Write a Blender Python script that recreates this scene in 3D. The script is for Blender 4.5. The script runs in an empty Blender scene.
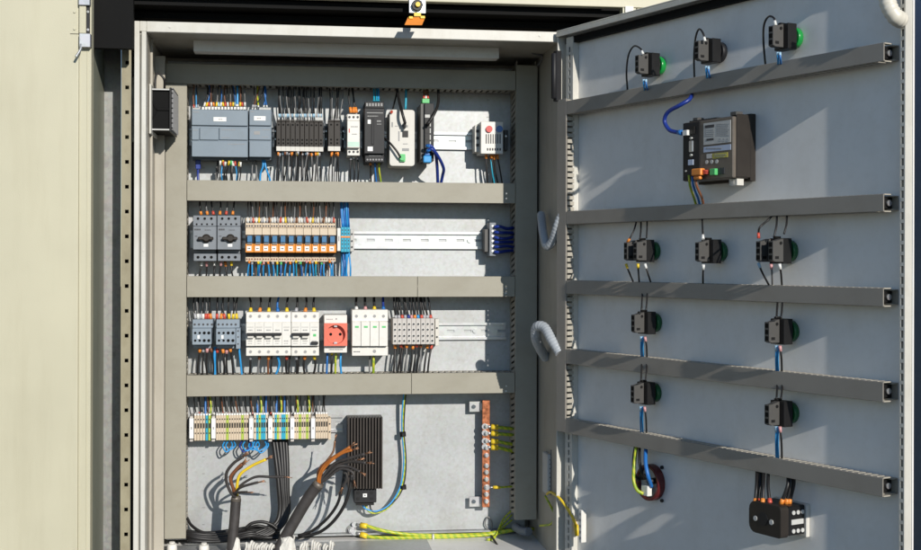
import bpy, math, random
from mathutils import Vector, Matrix
RN = random.Random(11)
C = bpy.context.scene.collection
sc = bpy.context.scene

# ------------------------------------------------------------------ camera
F = 50 / 36 * 921.0                      # focal length in photo pixels
TH, ROLL, HOR = math.radians(7.5), .0025, 261.0
ct, st = math.cos(TH), math.sin(TH)
u1, u2 = (133.7 - 460.5) / F, (566 - 460.5) / F
# the cabinet front stands on y=0 from x=0 to x=.8: solve where the camera stands
A11, A12, B1 = -ct + u1 * st, st + u1 * ct, 0.0
A21, A22, B2 = -ct + u2 * st, st + u2 * ct, .8 * (u2 * st - ct)
det = A11 * A22 - A12 * A21
CX, CY = (B1 * A22 - A12 * B2) / det, (A11 * B2 - A21 * B1) / det
CAM = Vector((CX, CY, 0))
FW = Vector((st, ct, 0)); R0 = Vector((ct, -st, 0)); U0 = Vector((0, 0, 1))
RT = R0 * math.cos(ROLL) + U0 * math.sin(ROLL)
UP = U0 * math.cos(ROLL) - R0 * math.sin(ROLL)
cd = bpy.data.cameras.new('camera'); cam = bpy.data.objects.new('camera', cd); C.objects.link(cam)
m3 = Matrix((RT, UP, -FW)).transposed()
cam.matrix_world = Matrix.Translation(CAM) @ m3.to_4x4()
cd.lens = 50; cd.sensor_width = 36; cd.clip_end = 500; cd.clip_start = .05
cd.shift_y = -(275 - HOR) / 921
sc.camera = cam

def ray(px, py):
    return RT * ((px - 460.5) / F) + UP * ((HOR - py) / F) + FW
# ------------------------------------------------------------------ frames
class Frame:
    def __init__(s, o, rz): s.M = Matrix.Translation(o) @ Matrix.Rotation(rz, 4, 'Z'); s.I = s.M.inverted(); s.rz = rz
    def at(s, px, py, y):               # photo pixel -> point at depth y in this frame
        o = s.I @ CAM; d = s.I.to_3x3() @ ray(px, py)
        return o + d * ((y - o.y) / d.y)
CAB = Frame(Vector((0, 0, 0)), 0)
PHI = math.radians(67.1)
DOOR = Frame(Vector((.80, -.002, 0)), -PHI)
PD = .27                                # depth of the mounting plate

# ------------------------------------------------------------------ materials
def mat(name, rgb, rough=.5, metal=0., var=.06, scale=40., bump=0., bscale=300., trans=0., spec=.5, coat=0.):
    m = bpy.data.materials.new(name); m.use_nodes = True
    nt = m.node_tree; b = nt.nodes['Principled BSDF']
    b.inputs['Roughness'].default_value = rough; b.inputs['Metallic'].default_value = metal
    b.inputs['Specular IOR Level'].default_value = spec
    if coat: b.inputs['Coat Weight'].default_value = coat
    tc = nt.nodes.new('ShaderNodeTexCoord')
    n = nt.nodes.new('ShaderNodeTexNoise'); n.inputs['Scale'].default_value = scale; n.inputs['Detail'].default_value = 5
    nt.links.new(tc.outputs['Object'], n.inputs['Vector'])
    r = nt.nodes.new('ShaderNodeValToRGB')
    r.color_ramp.elements[0].position = .3; r.color_ramp.elements[1].position = .7
    r.color_ramp.elements[0].color = [max(0, c * (1 - var)) for c in rgb] + [1]
    r.color_ramp.elements[1].color = [min(1, c * (1 + var)) for c in rgb] + [1]
    nt.links.new(n.outputs['Fac'], r.inputs['Fac']); nt.links.new(r.outputs['Color'], b.inputs['Base Color'])
    rr = nt.nodes.new('ShaderNodeMapRange')
    rr.inputs['To Min'].default_value = max(.02, rough - .07); rr.inputs['To Max'].default_value = min(1, rough + .07)
    nt.links.new(n.outputs['Fac'], rr.inputs['Value']); nt.links.new(rr.outputs['Result'], b.inputs['Roughness'])
    if bump:
        n2 = nt.nodes.new('ShaderNodeTexNoise'); n2.inputs['Scale'].default_value = bscale; n2.inputs['Detail'].default_value = 3
        nt.links.new(tc.outputs['Object'], n2.inputs['Vector'])
        bp = nt.nodes.new('ShaderNodeBump'); bp.inputs['Strength'].default_value = bump; bp.inputs['Distance'].default_value = .002
        nt.links.new(n2.outputs['Fac'], bp.inputs['Height']); nt.links.new(bp.outputs['Normal'], b.inputs['Normal'])
    if trans:
        b.inputs['Transmission Weight'].default_value = trans
    return m

def zinc(name, rgb, rough=.42, metal=.55, spang=60., k=.10):
    m = mat(name, rgb, rough, metal, .05, 8.)
    nt = m.node_tree; b = nt.nodes['Principled BSDF']
    tc = nt.nodes.new('ShaderNodeTexCoord'); v = nt.nodes.new('ShaderNodeTexVoronoi'); v.inputs['Scale'].default_value = spang
    nt.links.new(tc.outputs['Object'], v.inputs['Vector'])
    src = b.inputs['Base Color'].links[0].from_socket
    mx = nt.nodes.new('ShaderNodeMixRGB'); mx.blend_type = 'OVERLAY'; mx.inputs['Fac'].default_value = k
    nt.links.new(src, mx.inputs[1]); nt.links.new(v.outputs['Color'], mx.inputs[2])
    hs = nt.nodes.new('ShaderNodeHueSaturation'); hs.inputs['Saturation'].default_value = .3
    nt.links.new(mx.outputs[0], hs.inputs['Color']); nt.links.new(hs.outputs['Color'], b.inputs['Base Color'])
    return m

def striped(name, c1, c2, rough=.4):     # green wire with a yellow stripe
    m = mat(name, c1, rough, 0, .03)
    nt = m.node_tree; b = nt.nodes['Principled BSDF']
    tc = nt.nodes.new('ShaderNodeTexCoord'); w = nt.nodes.new('ShaderNodeTexWave'); w.inputs['Scale'].default_value = 45
    w.wave_type = 'BANDS'; w.bands_direction = 'DIAGONAL'; w.inputs['Distortion'].default_value = 1.2
    nt.links.new(tc.outputs['Object'], w.inputs['Vector'])
    r = nt.nodes.new('ShaderNodeValToRGB'); r.color_ramp.interpolation = 'CONSTANT'
    r.color_ramp.elements[0].color = (*c1, 1); r.color_ramp.elements[1].position = .42; r.color_ramp.elements[1].color = (*c2, 1)
    nt.links.new(w.outputs['Fac'], r.inputs['Fac']); nt.links.new(r.outputs['Color'], b.inputs['Base Color'])
    return m

M = dict(
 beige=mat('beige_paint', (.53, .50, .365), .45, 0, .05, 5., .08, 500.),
 sidewall=mat('beige_in_shade', (.26, .27, .21), .5, 0, .06, 6.),  # enclosure beige darkened and greyed: the wall's grazing shade put into its colour
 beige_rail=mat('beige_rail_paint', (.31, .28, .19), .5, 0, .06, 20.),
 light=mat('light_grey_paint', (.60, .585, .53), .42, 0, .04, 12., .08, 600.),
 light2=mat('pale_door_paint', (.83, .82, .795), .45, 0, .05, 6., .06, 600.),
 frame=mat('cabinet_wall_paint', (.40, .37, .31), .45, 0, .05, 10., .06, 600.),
 duct=mat('grey_duct_plastic', (.325, .305, .245), .5, 0, .035, 9., .05, 400.),
 duct_in=mat('grey_comb_plastic', (.40, .37, .31), .55, 0, .04, 20.),
 doorduct=mat('door_duct_plastic', (.30, .275, .24), .5, 0, .04, 14., .05, 400.),
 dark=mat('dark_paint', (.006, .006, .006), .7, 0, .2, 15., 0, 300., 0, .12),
 steel=zinc('bright_zinc', (.50, .51, .51), .35, .75, 90.),
 plate=zinc('galvanised_plate', (.375, .415, .43), .5, .38, 190., .07),
 galv=zinc('galvanised_flange', (.27, .275, .25), .55, .5, 160., .12),
 black=mat('black_plastic', (.009, .0085, .0085), .45, 0, .15, 40., 0, 300., 0, .35),
 blackc=mat('black_cable', (.014, .013, .013), .45, 0, .2, 60.),
 greyc=mat('charcoal_sheath', (.045, .04, .038), .55, 0, .2, 70., .2, 200.),
 grey_wire=mat('grey_wire_plastic', (.18, .18, .18), .5),
 brown=mat('brown_black_plastic', (.026, .021, .017), .5, 0, .12, 50., 0, 300., 0, .35),
 charcoal=mat('charcoal_plastic', (.014, .014, .016), .5, 0, .1, 40., 0, 300., 0, .35),
 white=mat('white_plastic', (.74, .72, .67), .4, 0, .02, 30.),
 offwhite=mat('offwhite_plastic', (.62, .60, .55), .42, 0, .03, 30.),
 paper=mat('white_label', (.82, .82, .80), .6, 0, .02),
 rag=mat('white_tape', (.62, .60, .55), .8, 0, .1, 60., .6, 120.),
 ink=mat('dark_print', (.05, .05, .055), .6),
 midink=mat('grey_print', (.3, .3, .3), .6),
 plc=mat('blue_grey_plastic', (.20, .25, .30), .42, 0, .04, 30.),
 plc_d=mat('blue_grey_recess', (.07, .09, .11), .5),
 swgrey=mat('motor_switch_grey', (.19, .21, .235), .45, 0, .05, 40.),
 contact=mat('contactor_blue_grey', (.23, .28, .33), .45, 0, .05, 40.),
 bluet=mat('blue_terminal_plastic', (.05, .22, .42), .45),
 beige_t=mat('beige_terminal_plastic', (.60, .49, .36), .5, 0, .06, 60.),
 grey_t=mat('grey_terminal_plastic', (.50, .47, .44), .5, 0, .05, 60.),
 greent=mat('green_yellow_plastic', (.38, .50, .06), .45),
 teal=mat('cyan_terminal_plastic', (.02, .33, .48), .45),
 amber=mat('amber_plastic', (.75, .26, .02), .4),
 relayblue=mat('relay_blue_cover', (.06, .18, .34), .3),
 leafshade=mat('navy_leaf_shade', (.11, .20, .36), .5, 0, .05, 6.),  # shade and sky tint on the right leaf, put into its base colour
 orange2=mat('dull_orange_core', (.42, .13, .02), .45, 0, .15, 60.),
 red=mat('salmon_socket', (.72, .16, .10), .42, 0, .05),
 redk=mat('red_knob', (.6, .05, .04), .4), bluek=mat('blue_knob', (.08, .2, .5), .4),
 darkred=mat('dark_red_ring', (.11, .012, .012), .35),
 mint=mat('pale_mint_print', (.5, .68, .58), .5),
 green=mat('green_lens', (.008, .27, .045), .25, 0, .05, 40., 0, 300., 0, .5, .4),
 dgreen=mat('dark_green_lens', (.008, .10, .03), .25),
 greenc=mat('green_connector', (.10, .50, .16), .45),
 blue=mat('blue_wire_plastic', (.02, .15, .46), .4),
 cyan=mat('light_blue_wire_plastic', (.03, .30, .66), .4),
 navy=mat('dark_blue_cable_plastic', (.012, .035, .24), .4),
 brownw=mat('brown_wire_plastic', (.19, .07, .03), .45),
 gy=striped('green_yellow_wire', (.27, .40, .025), (.50, .51, .03)),
 yel=mat('yellow_sleeve', (.78, .55, .03), .4), oran=mat('orange_sleeve', (.75, .25, .04), .4),
 redf=mat('red_sleeve', (.55, .08, .05), .4), pink=mat('pink_sleeve', (.6, .3, .3), .4),
 blf=mat('pale_blue_sleeve', (.35, .55, .7), .4), whf=mat('white_sleeve', (.75, .75, .72), .4), grf=mat('grey_sleeve', (.4, .4, .42), .4),
 copper=mat('copper', (.52, .19, .095), .32, .9, .45, 160.), strand=mat('bare_copper_strand', (.36, .19, .11), .4, .7),
 heater=mat('bronze_anodised', (.045, .036, .030), .45, .3, .1, 40.),
 hmi=mat('brown_grey_metal', (.17, .145, .12), .45, .3, .08, 30.),
 silverlabel=mat('silver_label', (.52, .52, .50), .5), yellowlabel=mat('yellow_label', (.5, .45, .08), .5),
 bluelabel=mat('blue_white_label', (.45, .52, .66), .5),
 conduit=mat('grey_conduit', (.42, .45, .48), .35), conduitw=mat('white_conduit', (.72, .68, .58), .4),
 block=mat('contact_block_grey', (.075, .072, .068), .5, 0, .06), concrete=mat('asphalt', (.045, .045, .047), .9, 0, .15, 2.),
)

def grime(m, amt, sc, stretch, dark=.75):   # faint dirt runs and handling marks on painted sheet
    nt = m.node_tree; b = nt.nodes['Principled BSDF']; src = b.inputs['Base Color'].links[0].from_socket
    tc = nt.nodes.new('ShaderNodeTexCoord'); mp = nt.nodes.new('ShaderNodeMapping'); mp.inputs['Scale'].default_value = stretch
    nt.links.new(tc.outputs['Object'], mp.inputs['Vector'])
    n = nt.nodes.new('ShaderNodeTexNoise'); n.inputs['Scale'].default_value = sc; n.inputs['Detail'].default_value = 8; n.inputs['Roughness'].default_value = .65
    nt.links.new(mp.outputs[0], n.inputs['Vector'])
    r = nt.nodes.new('ShaderNodeMapRange'); r.inputs['From Min'].default_value = .48; r.inputs['From Max'].default_value = .75; r.inputs['To Max'].default_value = amt
    nt.links.new(n.outputs['Fac'], r.inputs['Value'])
    mx = nt.nodes.new('ShaderNodeMixRGB'); mx.blend_type = 'MULTIPLY'; mx.inputs[2].default_value = (dark, dark * .96, dark * .88, 1)
    nt.links.new(r.outputs['Result'], mx.inputs['Fac']); nt.links.new(src, mx.inputs[1]); nt.links.new(mx.outputs[0], b.inputs['Base Color'])
for k_, a_, s_, st in (('beige', .28, 5., (6, 6, .7)), ('light2', .28, 7., (2, 2, 1.2)), ('light2', .2, 60., (1, 1, 1)), ('duct', .3, 30., (1, 1, 1.5)), ('duct', .35, 7., (1, 1, 1)), ('doorduct', .4, 14., (1.5, 1.5, 2)), ('light', .5, 30., (1, 1, .5)),
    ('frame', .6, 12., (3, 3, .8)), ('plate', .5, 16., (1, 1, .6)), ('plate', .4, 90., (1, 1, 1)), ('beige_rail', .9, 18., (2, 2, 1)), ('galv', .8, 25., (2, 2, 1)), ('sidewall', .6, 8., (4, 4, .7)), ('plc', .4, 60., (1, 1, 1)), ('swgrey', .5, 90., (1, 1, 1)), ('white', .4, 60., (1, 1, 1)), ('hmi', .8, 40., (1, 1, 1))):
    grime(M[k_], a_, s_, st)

# ------------------------------------------------------------------ mesh builder
class MB:
    def __init__(s, fr=CAB): s.v = []; s.f = []; s.mi = []; s.sm = []; s.fr = fr
    def add(s, vs, fs, mi=0, sm=False):
        o = len(s.v); s.v += [Vector(v) for v in vs]
        for f in fs: s.f.append([o + i for i in f]); s.mi.append(mi); s.sm.append(sm)
    def box(s, x0, x1, y0, y1, z0, z1, mi=0):
        x0, x1 = min(x0, x1), max(x0, x1); y0, y1 = min(y0, y1), max(y0, y1); z0, z1 = min(z0, z1), max(z0, z1)
        vs = [(x, y, z) for z in (z0, z1) for y in (y0, y1) for x in (x0, x1)]
        s.add(vs, [(0, 2, 3, 1), (4, 5, 7, 6), (0, 1, 5, 4), (2, 6, 7, 3), (0, 4, 6, 2), (1, 3, 7, 5)], mi); return s
    def pbox(s, px0, py0, px1, py1, yf, yb, mi=0):       # box whose front face covers these photo pixels
        a = s.fr.at(px0, (py0 + py1) / 2, yf); b = s.fr.at(px1, (py0 + py1) / 2, yf)
        c = s.fr.at((px0 + px1) / 2, py0, yf); d = s.fr.at((px0 + px1) / 2, py1, yf)
        return s.box(a.x, b.x, yf, yb, d.z, c.z, mi)
    def hexa(s, vs, mi=0):               # 4 front verts (ccw from lower left) + 4 back verts
        s.add(vs, [(0, 1, 2, 3), (5, 4, 7, 6), (1, 5, 6, 2), (4, 0, 3, 7), (3, 2, 6, 7), (4, 5, 1, 0)], mi); return s
    def prism(s, poly, y0, y1, mi=0):    # poly in (x,z), extruded in y
        n = len(poly)
        a = sum(poly[i][0] * poly[(i + 1) % n][1] - poly[(i + 1) % n][0] * poly[i][1] for i in range(n))
        if a < 0: poly = poly[::-1]
        vs = [(x, y0, z) for x, z in poly] + [(x, y1, z) for x, z in poly]
        fs = [tuple(range(n)), tuple(range(2 * n - 1, n - 1, -1))] + [(i, n + i, n + (i + 1) % n, (i + 1) % n) for i in range(n)]
        s.add(vs, fs, mi); return s
    def xprism(s, poly, x0, x1, mi=0):   # poly in (y,z), extruded in x
        n = len(poly)
        vs = [(x0, y, z) for y, z in poly] + [(x1, y, z) for y, z in poly]
        fs = [tuple(range(n)), tuple(range(2 * n - 1, n - 1, -1))] + [(i, n + i, n + (i + 1) % n, (i + 1) % n) for i in range(n)]
        s.add(vs, fs, mi); return s
    def cyl(s, p0, p1, r0, r1=None, n=12, mi=0):
        r1 = r0 if r1 is None else r1
        p0, p1 = Vector(p0), Vector(p1); d = (p1 - p0).normalized()
        a = d.orthogonal().normalized(); b = d.cross(a)
        vs = [];
        for p, r in ((p0, r0), (p1, r1)):
            for i in range(n):
                t = 2 * math.pi * i / n; vs.append(p + (a * math.cos(t) + b * math.sin(t)) * r)
        o = len(s.v)
        s.add(vs, [(i, (i + 1) % n, n + (i + 1) % n, n + i) for i in range(n)], mi, True)
        s.f.append([o + i for i in range(n - 1, -1, -1)]); s.f.append([o + n + i for i in range(n)]); s.mi += [mi, mi]; s.sm += [False, False]
        return s
    def pcyl(s, px, py, r, yf, yb, n=12, mi=0):
        p = s.fr.at(px, py, yf); return s.cyl((p.x, yf, p.z), (p.x, yb, p.z), r, n=n, mi=mi)
    def ring(s, c, ro, ri, y0, y1, n=24, mi=0):
        vs = []
        for y in (y0, y1):
            for r in (ro, ri):
                for i in range(n):
                    t = 2 * math.pi * i / n; vs.append((c[0] + r * math.cos(t), y, c[1] + r * math.sin(t)))
        fs = []
        for i in range(n):
            j = (i + 1) % n
            fs += [(i, j, n + j, n + i), (2 * n + j, 2 * n + i, 3 * n + i, 3 * n + j), (j, i, 2 * n + i, 2 * n + j), (n + i, n + j, 3 * n + j, 3 * n + i)]
        s.add(vs, fs, mi); return s
    def tube(s, pts, r, n=7, mi=0, radii=None):
        pts = [Vector(p) for p in pts]; k = len(pts)
        a = None; vs = []
        for i, p in enumerate(pts):
            t = (pts[min(i + 1, k - 1)] - pts[max(i - 1, 0)])
            t = t.normalized() if t.length > 1e-9 else Vector((0, 0, 1))
            if a is None: a = t.orthogonal().normalized()
            a = (a - t * a.dot(t)); a = a.normalized() if a.length > 1e-6 else t.orthogonal().normalized()
            b = t.cross(a); rr = radii[i] if radii else r
            for j in range(n):
                q = 2 * math.pi * j / n; vs.append(p + (a * math.cos(q) + b * math.sin(q)) * rr)
        o = len(s.v)
        s.add(vs, [(i * n + j, i * n + (j + 1) % n, (i + 1) * n + (j + 1) % n, (i + 1) * n + j) for i in range(k - 1) for j in range(n)], mi, True)
        s.f.append([o + j for j in range(n - 1, -1, -1)]); s.f.append([o + (k - 1) * n + j for j in range(n)]); s.mi += [mi, mi]; s.sm += [False, False]
        return s
    def scrib(s, px0, px1, py, yf, mi=0, h=.9, gap=.35):  # a line of tiny print strokes
        x = px0
        while x < px1:
            w = RN.uniform(.5, 1.4)
            s.pbox(x, py - h / 2, min(x + w, px1), py + h / 2, yf - .0003, yf + .0002, mi); x += w + gap
        return s
    def build(s, name, mats, parent=None, origin=None, bev=0., seg=1):
        me = bpy.data.meshes.new(name)
        cross = parent is not None and ORG[parent.name][0] is not s.fr
        if cross: origin = (0, 0, 0)
        elif parent is not None: origin = ORG[parent.name][1]
        elif origin is None:
            n = len(s.v); origin = Vector((sum(v.x for v in s.v) / n, sum(v.y for v in s.v) / n, min(v.z for v in s.v)))
        origin = Vector(origin)
        me.from_pydata([v - origin for v in s.v], [], s.f)
        mats = mats if isinstance(mats, (list, tuple)) else [mats]
        for m in mats: me.materials.append(M[m])
        me.polygons.foreach_set('material_index', s.mi); me.polygons.foreach_set('use_smooth', s.sm); me.update()
        o = bpy.data.objects.new(name, me); C.objects.link(o)
        if parent is not None:
            o.parent = parent; ORG[o.name] = (s.fr, origin)
            if cross: pf, po = ORG[parent.name]; o.location = s.fr.M @ origin - pf.M @ po; o.rotation_euler = (0, 0, s.fr.rz)
        else:
            o.location = s.fr.M @ origin; o.rotation_euler = (0, 0, s.fr.rz); ORG[o.name] = (s.fr, origin)
        if bev:
            b = o.modifiers.new('bevel', 'BEVEL'); b.width = bev; b.segments = seg; b.limit_method = 'ANGLE'
        return o
ORG = {}
def tag(o, label=None, cat=None, group=None, kind=None):
    for k, v in (('label', label), ('category', cat), ('group', group), ('kind', kind)):
        if v: o[k] = v
    return o
def thing(name, label, cat, origin, fr=CAB, group=None):
    o = bpy.data.objects.new(name, None); C.objects.link(o); o.empty_display_size = .01
    origin = Vector(origin); o.location = fr.M @ origin; o.rotation_euler = (0, 0, fr.rz); ORG[o.name] = (fr, origin)
    return tag(o, label, cat, group)
def dup(root, offset, label=None, group=None):
    fr = ORG[root.name][0]
    r = root.copy(); C.objects.link(r); r.location = root.location + (fr.M.to_3x3() @ Vector(offset))
    ORG[r.name] = (fr, ORG[root.name][1] + Vector(offset))
    if label: r['label'] = label
    if group: r['group'] = group
    def rec(a, b):
        for ch in list(a.children):
            c = ch.copy(); C.objects.link(c); c.parent = b; rec(ch, c)
    rec(root, r)
    return r
def spline(pts, per=7):
    pts = [Vector(p) for p in pts]
    if len(pts) == 2: return [pts[0].lerp(pts[1], i / 4) for i in range(5)]
    q = [pts[0] * 2 - pts[1]] + pts + [pts[-1] * 2 - pts[-2]]; out = []
    for i in range(1, len(q) - 2):
        p0, p1, p2, p3 = q[i - 1:i + 3]
        for k in range(per):
            t = k / per
            out.append(.5 * ((2 * p1) + (p2 - p0) * t + (2 * p0 - 5 * p1 + 4 * p2 - p3) * t * t + (3 * p1 - p0 - 3 * p2 + p3) * t ** 3))
    out.append(pts[-1]); return out
def wire(px, m, r, label, group=None, fr=CAB, ends=(), cat='wire', name='wire', n=6, per=6):
    """px: (photo x, photo y, depth) points; ends: (which end, sleeve material, length, radius factor[, part name])"""
    P = [fr.at(*p) for p in px]; S = spline(P, per)
    o = MB(fr).tube(S, r, n).build(name, m, origin=P[0]); tag(o, label, cat, group)
    for e in ends:
        w, fm, ln, rf = e[:4]; nm = e[4] if len(e) > 4 else 'ferrule'
        a, b = (S[0], S[1]) if w == 0 else (S[-1], S[-2])
        d = (b - a).normalized()
        MB(fr).cyl(a - d * .0004, a + d * ln, r * rf, r * (rf * .85), n=7).build(nm, fm, o)
    return o
SW = None
MERGE = {'dark wires above the long terminal strip', 'wires above the row of amber relays', 'dark wires below the row of amber relays', 'sleeved wires above the wide controller', 'sleeved wires below the wide controller'}
def small_wire(px, m, r, ends):          # the smallest, densest wires: one mesh for all of them
    global SW
    if SW is None: SW = MB(); SW.mats = []
    def mi(k):
        if k not in SW.mats: SW.mats.append(k)
        return SW.mats.index(k)
    S = spline([CAB.at(*p) for p in px], 4); SW.tube(S, r, 5, mi(m))
    for (w, fm, ln, rf) in ends:
        a, b = (S[0], S[1]) if w == 0 else (S[-1], S[-2]); d = (b - a).normalized()
        SW.cyl(a - d * .0004, a + d * ln, r * rf, r * rf * .85, n=7, mi=mi(fm))
def U(a, b): return RN.uniform(a, b)

# ------------------------------------------------------------------ light, sky, ground
SUN = Vector((.31, -1, .38)).normalized()
w = bpy.data.worlds.new('World'); sc.world = w; w.use_nodes = True
nt = w.node_tree; bg = nt.nodes['Background']; sky = nt.nodes.new('ShaderNodeTexSky'); sky.sky_type = 'NISHITA'
sky.sun_disc = False; sky.air_density = 1.0; sky.dust_density = 0; sky.ozone_density = 2.5; sky.altitude = 1500; sky.sun_elevation = math.asin(SUN.z); sky.sun_rotation = math.atan2(SUN.x, SUN.y)
nt.links.new(sky.outputs[0], bg.inputs[0]); bg.inputs[1].default_value = .135
ld = bpy.data.lights.new('sun', 'SUN'); ld.energy = 5.0; ld.angle = math.radians(.5); ld.color = (1, .95, .87)
lo = bpy.data.objects.new('sun', ld); C.objects.link(lo); lo.rotation_euler = (-SUN).to_track_quat('-Z', 'Y').to_euler()
sc.view_settings.view_transform = 'Standard'; sc.view_settings.look = 'None'; sc.view_settings.exposure = -0.28; sc.view_settings.gamma = 1
g = MB(); g.box(-60, 60, -60, 60, -1.3, -1.25); tag(g.build('ground', 'concrete', origin=(0, 0, -1.25)), kind='structure')
# ------------------------------------------------------------------ outer enclosure (left leaf, frame, roof, posts)
A = CAB.at
OY = -.04
oe = thing('outer_enclosure', 'beige outer enclosure frame with dark inside around the grey inner cabinet', 'enclosure', (.3, .5, -1.25))
xw = A(91, 250, OY).x
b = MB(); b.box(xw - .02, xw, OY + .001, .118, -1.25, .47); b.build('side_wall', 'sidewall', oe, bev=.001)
b = MB(); b.box(xw - .02, xw + .02, .118, .122, -1.25, .47); x1 = A(120.5, 250, .122).x
b.box(xw + .02, x1, .1185, .125, -1.25, .47)
b.build('rear_flange', 'galv', oe)
b = MB(); r0, r1 = A(122, 250, .03).x, A(131.5, 250, .03).x
zz = .47; pit = .0497; holes = [A(126.5, 211.5 + 24.85 * k, .03).z for k in range(-7, 16)]
prev = .47; hw = .0034; xm = (r0 + r1) / 2
for hz in holes:
    b.box(r0, r1, .03, .032, hz + hw, prev); b.box(r0, xm - hw, .03, .032, hz - hw, hz + hw); b.box(xm + hw, r1, .03, .032, hz - hw, hz + hw); prev = hz - hw
b.box(r0, r1, .03, .032, -1.25, prev); b.box(r0 - .002, r0, .03, .05, -1.25, .47)
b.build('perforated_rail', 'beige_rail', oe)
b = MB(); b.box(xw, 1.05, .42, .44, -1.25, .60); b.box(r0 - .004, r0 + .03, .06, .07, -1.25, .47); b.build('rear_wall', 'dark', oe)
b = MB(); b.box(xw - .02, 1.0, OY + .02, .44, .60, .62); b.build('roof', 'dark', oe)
zb = A(500, 3.5, OY).z
jx0, jx1 = A(623, 8, OY).x, A(636, 8, OY).x
b = MB(); b.box(-.32, 1.6, OY, OY + .02, zb, zb + .16); b.build('top_beam', 'beige', oe, bev=.001)
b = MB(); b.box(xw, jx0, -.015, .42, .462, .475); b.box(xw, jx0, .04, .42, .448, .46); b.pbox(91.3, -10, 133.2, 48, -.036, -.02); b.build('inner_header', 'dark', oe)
b = MB(); b.box(jx0, jx0 + .004, OY + .001, .42, -1.25, zb - .0005); b.box(jx0 + .004, jx1, OY, OY + .02, -1.25, zb - .001); b.build('corner_post', 'beige', oe)
b = MB(); b.box(jx1 + .002, 1.6, OY, OY + .02, -1.25, zb - .001); b.build('side_panel', 'beige', oe, bev=.001)
b = MB(); b.pbox(625.5, 6, 633.5, 15, OY - .003, OY - .0005); b.build('hinge_plate', 'white', oe)
# latch hanging at the top centre
lt = MB(); lt.pbox(409, -14, 426, 13, -.045, -.0405); lo_ = lt.build('latch', 'steel', oe, bev=.001)
q = MB(); q.pcyl(417.5, 4.5, .0105, -.053, -.045, 8); q.build('latch_ring', 'black', lo_)
q = MB(); q.pcyl(418, 4, .0046, -.058, -.0531, 12, 0); q.pbox(414, 12.3, 421, 16, -.052, -.045); q.pbox(409, 16, 413, 18.5, -.058, -.05); q.pbox(420.5, 15.5, 425, 18.2, -.058, -.05)
q.build('latch_button', 'yel', lo_, bev=.0005)
q = MB(); pts = [A(*p) for p in ((404.5, 24.8, -.066), (422, 25, -.066), (425.5, 17, -.052), (408, 17, -.052))]
q.hexa(pts + [p + Vector((0, .004, .001)) for p in pts]); q.build('latch_flap', 'oran', lo_, bev=.0005)

# left leaf, folded right back beside the opening
dl = thing('enclosure_door', 'beige outer door leaf folded back flat at the left side', 'door', (-.3, -.1, -1.2))
xe, xs = A(91, 250, -.075).x, A(79, 250, -.08).x
b = MB(); b.box(-.75, xs - .0012, -.08, -.05, -1.2, .62); b.build('leaf_panel', 'beige', dl, bev=.002, seg=2)
b = MB(); b.box(xs - .001, xe, -.0765, -.05, -1.2, .62); b.box(xs + .012, xs + .0135, -.0775, -.0765, -1.2, .62); b.build('leaf_edge', 'beige', dl, bev=.0015, seg=2)
hb = MB(); hb.pbox(78.5, -40, 90, 5, -.09, -.0766); hb.pbox(79, 33, 90.5, 47, -.09, -.0766); h = hb.build('hinge', 'steel', dl, bev=.001)
q = MB(); q.pbox(79, 5, 86, 33, -.086, -.0766); q.build('hinge_leaf', 'beige', h, bev=.001)
q = MB(); q.pbox(86.5, 5, 89.5, 33, -.083, -.0766); q.build('hinge_barrel', 'charcoal', h)
q = MB(); q.cyl(A(88, 11.5, -.085), A(88, 11.5, -.0825), .0022); q.cyl(A(88, 29.5, -.085), A(88, 29.5, -.0825), .0022); q.build('hinge_screw', 'steel', h)
q = MB(); q.tube(spline([A(81, 44, -.089), A(80.5, 49, -.092), A(75.8, 57, -.098)]), .0022, 8); q.build('hinge_pin', 'steel', h)
for yy in (11.5, 28.5):
    q = MB(); q.pcyl(74.5, yy, .0022, -.082, -.08); q.build('rivet', 'beige', dl)
q = MB(); q.pbox(70, 33.4, 80, 33.9, -.0806, -.08); q.build('seam', 'dark', dl)
# right leaf, standing open behind the inner door
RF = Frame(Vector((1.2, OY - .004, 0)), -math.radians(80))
dr_ = thing('enclosure_door', 'outer door leaf in navy shade standing open behind the free edge of the inner door', 'door', (0, 0, -1.2), RF)
b = MB(RF); b.box(0, 1.25, .0, .02, -1.2, .75); b.build('leaf_panel', 'leafshade', dr_, bev=.002)
b = MB(RF); b.box(.0, .03, -.02, -.0005, -1.2, .74); b.build('leaf_edge', 'leafshade', dr_, bev=.002)

# ------------------------------------------------------------------ inner cabinet
cb = thing('electrical_cabinet', 'grey steel control cabinet with its door swung open to the right', 'cabinet', (.4, .15, -.9))
XL, ZT, ZF, CBK = .0215, .4155, -.572, .31
b = MB()
b.box(0, .0093, 0, .012, -.9, .4350); b.box(.0093, .0130, .008, .012, -.9, .416)
b.box(.0130, XL, -.003, .022, -.9, .416); b.box(.0215, .7848, 0, .012, ZT, .4350); b.box(.0093, XL, 0, .012, .4163, .4350)
b.box(.7848, .8, 0, .012, -.9, .4350)
b.build('frame', 'light', cb, bev=.0012, seg=2)
for px_, py_ in ((170, 26.5), (540, 35.5), (143.5, 250)): q = MB(); q.pcyl(px_, py_, .0022, -.0042 if px_ < 150 else -.0012, -.0031 if px_ < 150 else -.0001, 10); q.build('frame_plug', 'offwhite', cb)
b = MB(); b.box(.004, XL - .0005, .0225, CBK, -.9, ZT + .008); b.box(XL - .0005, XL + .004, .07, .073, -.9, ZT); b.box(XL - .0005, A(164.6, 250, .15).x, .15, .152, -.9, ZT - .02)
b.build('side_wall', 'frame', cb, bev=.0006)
b = MB(); b.box(.7853, .799, .0125, CBK, -.9, ZT + .008); b.build('side_wall', 'frame', cb)
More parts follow.
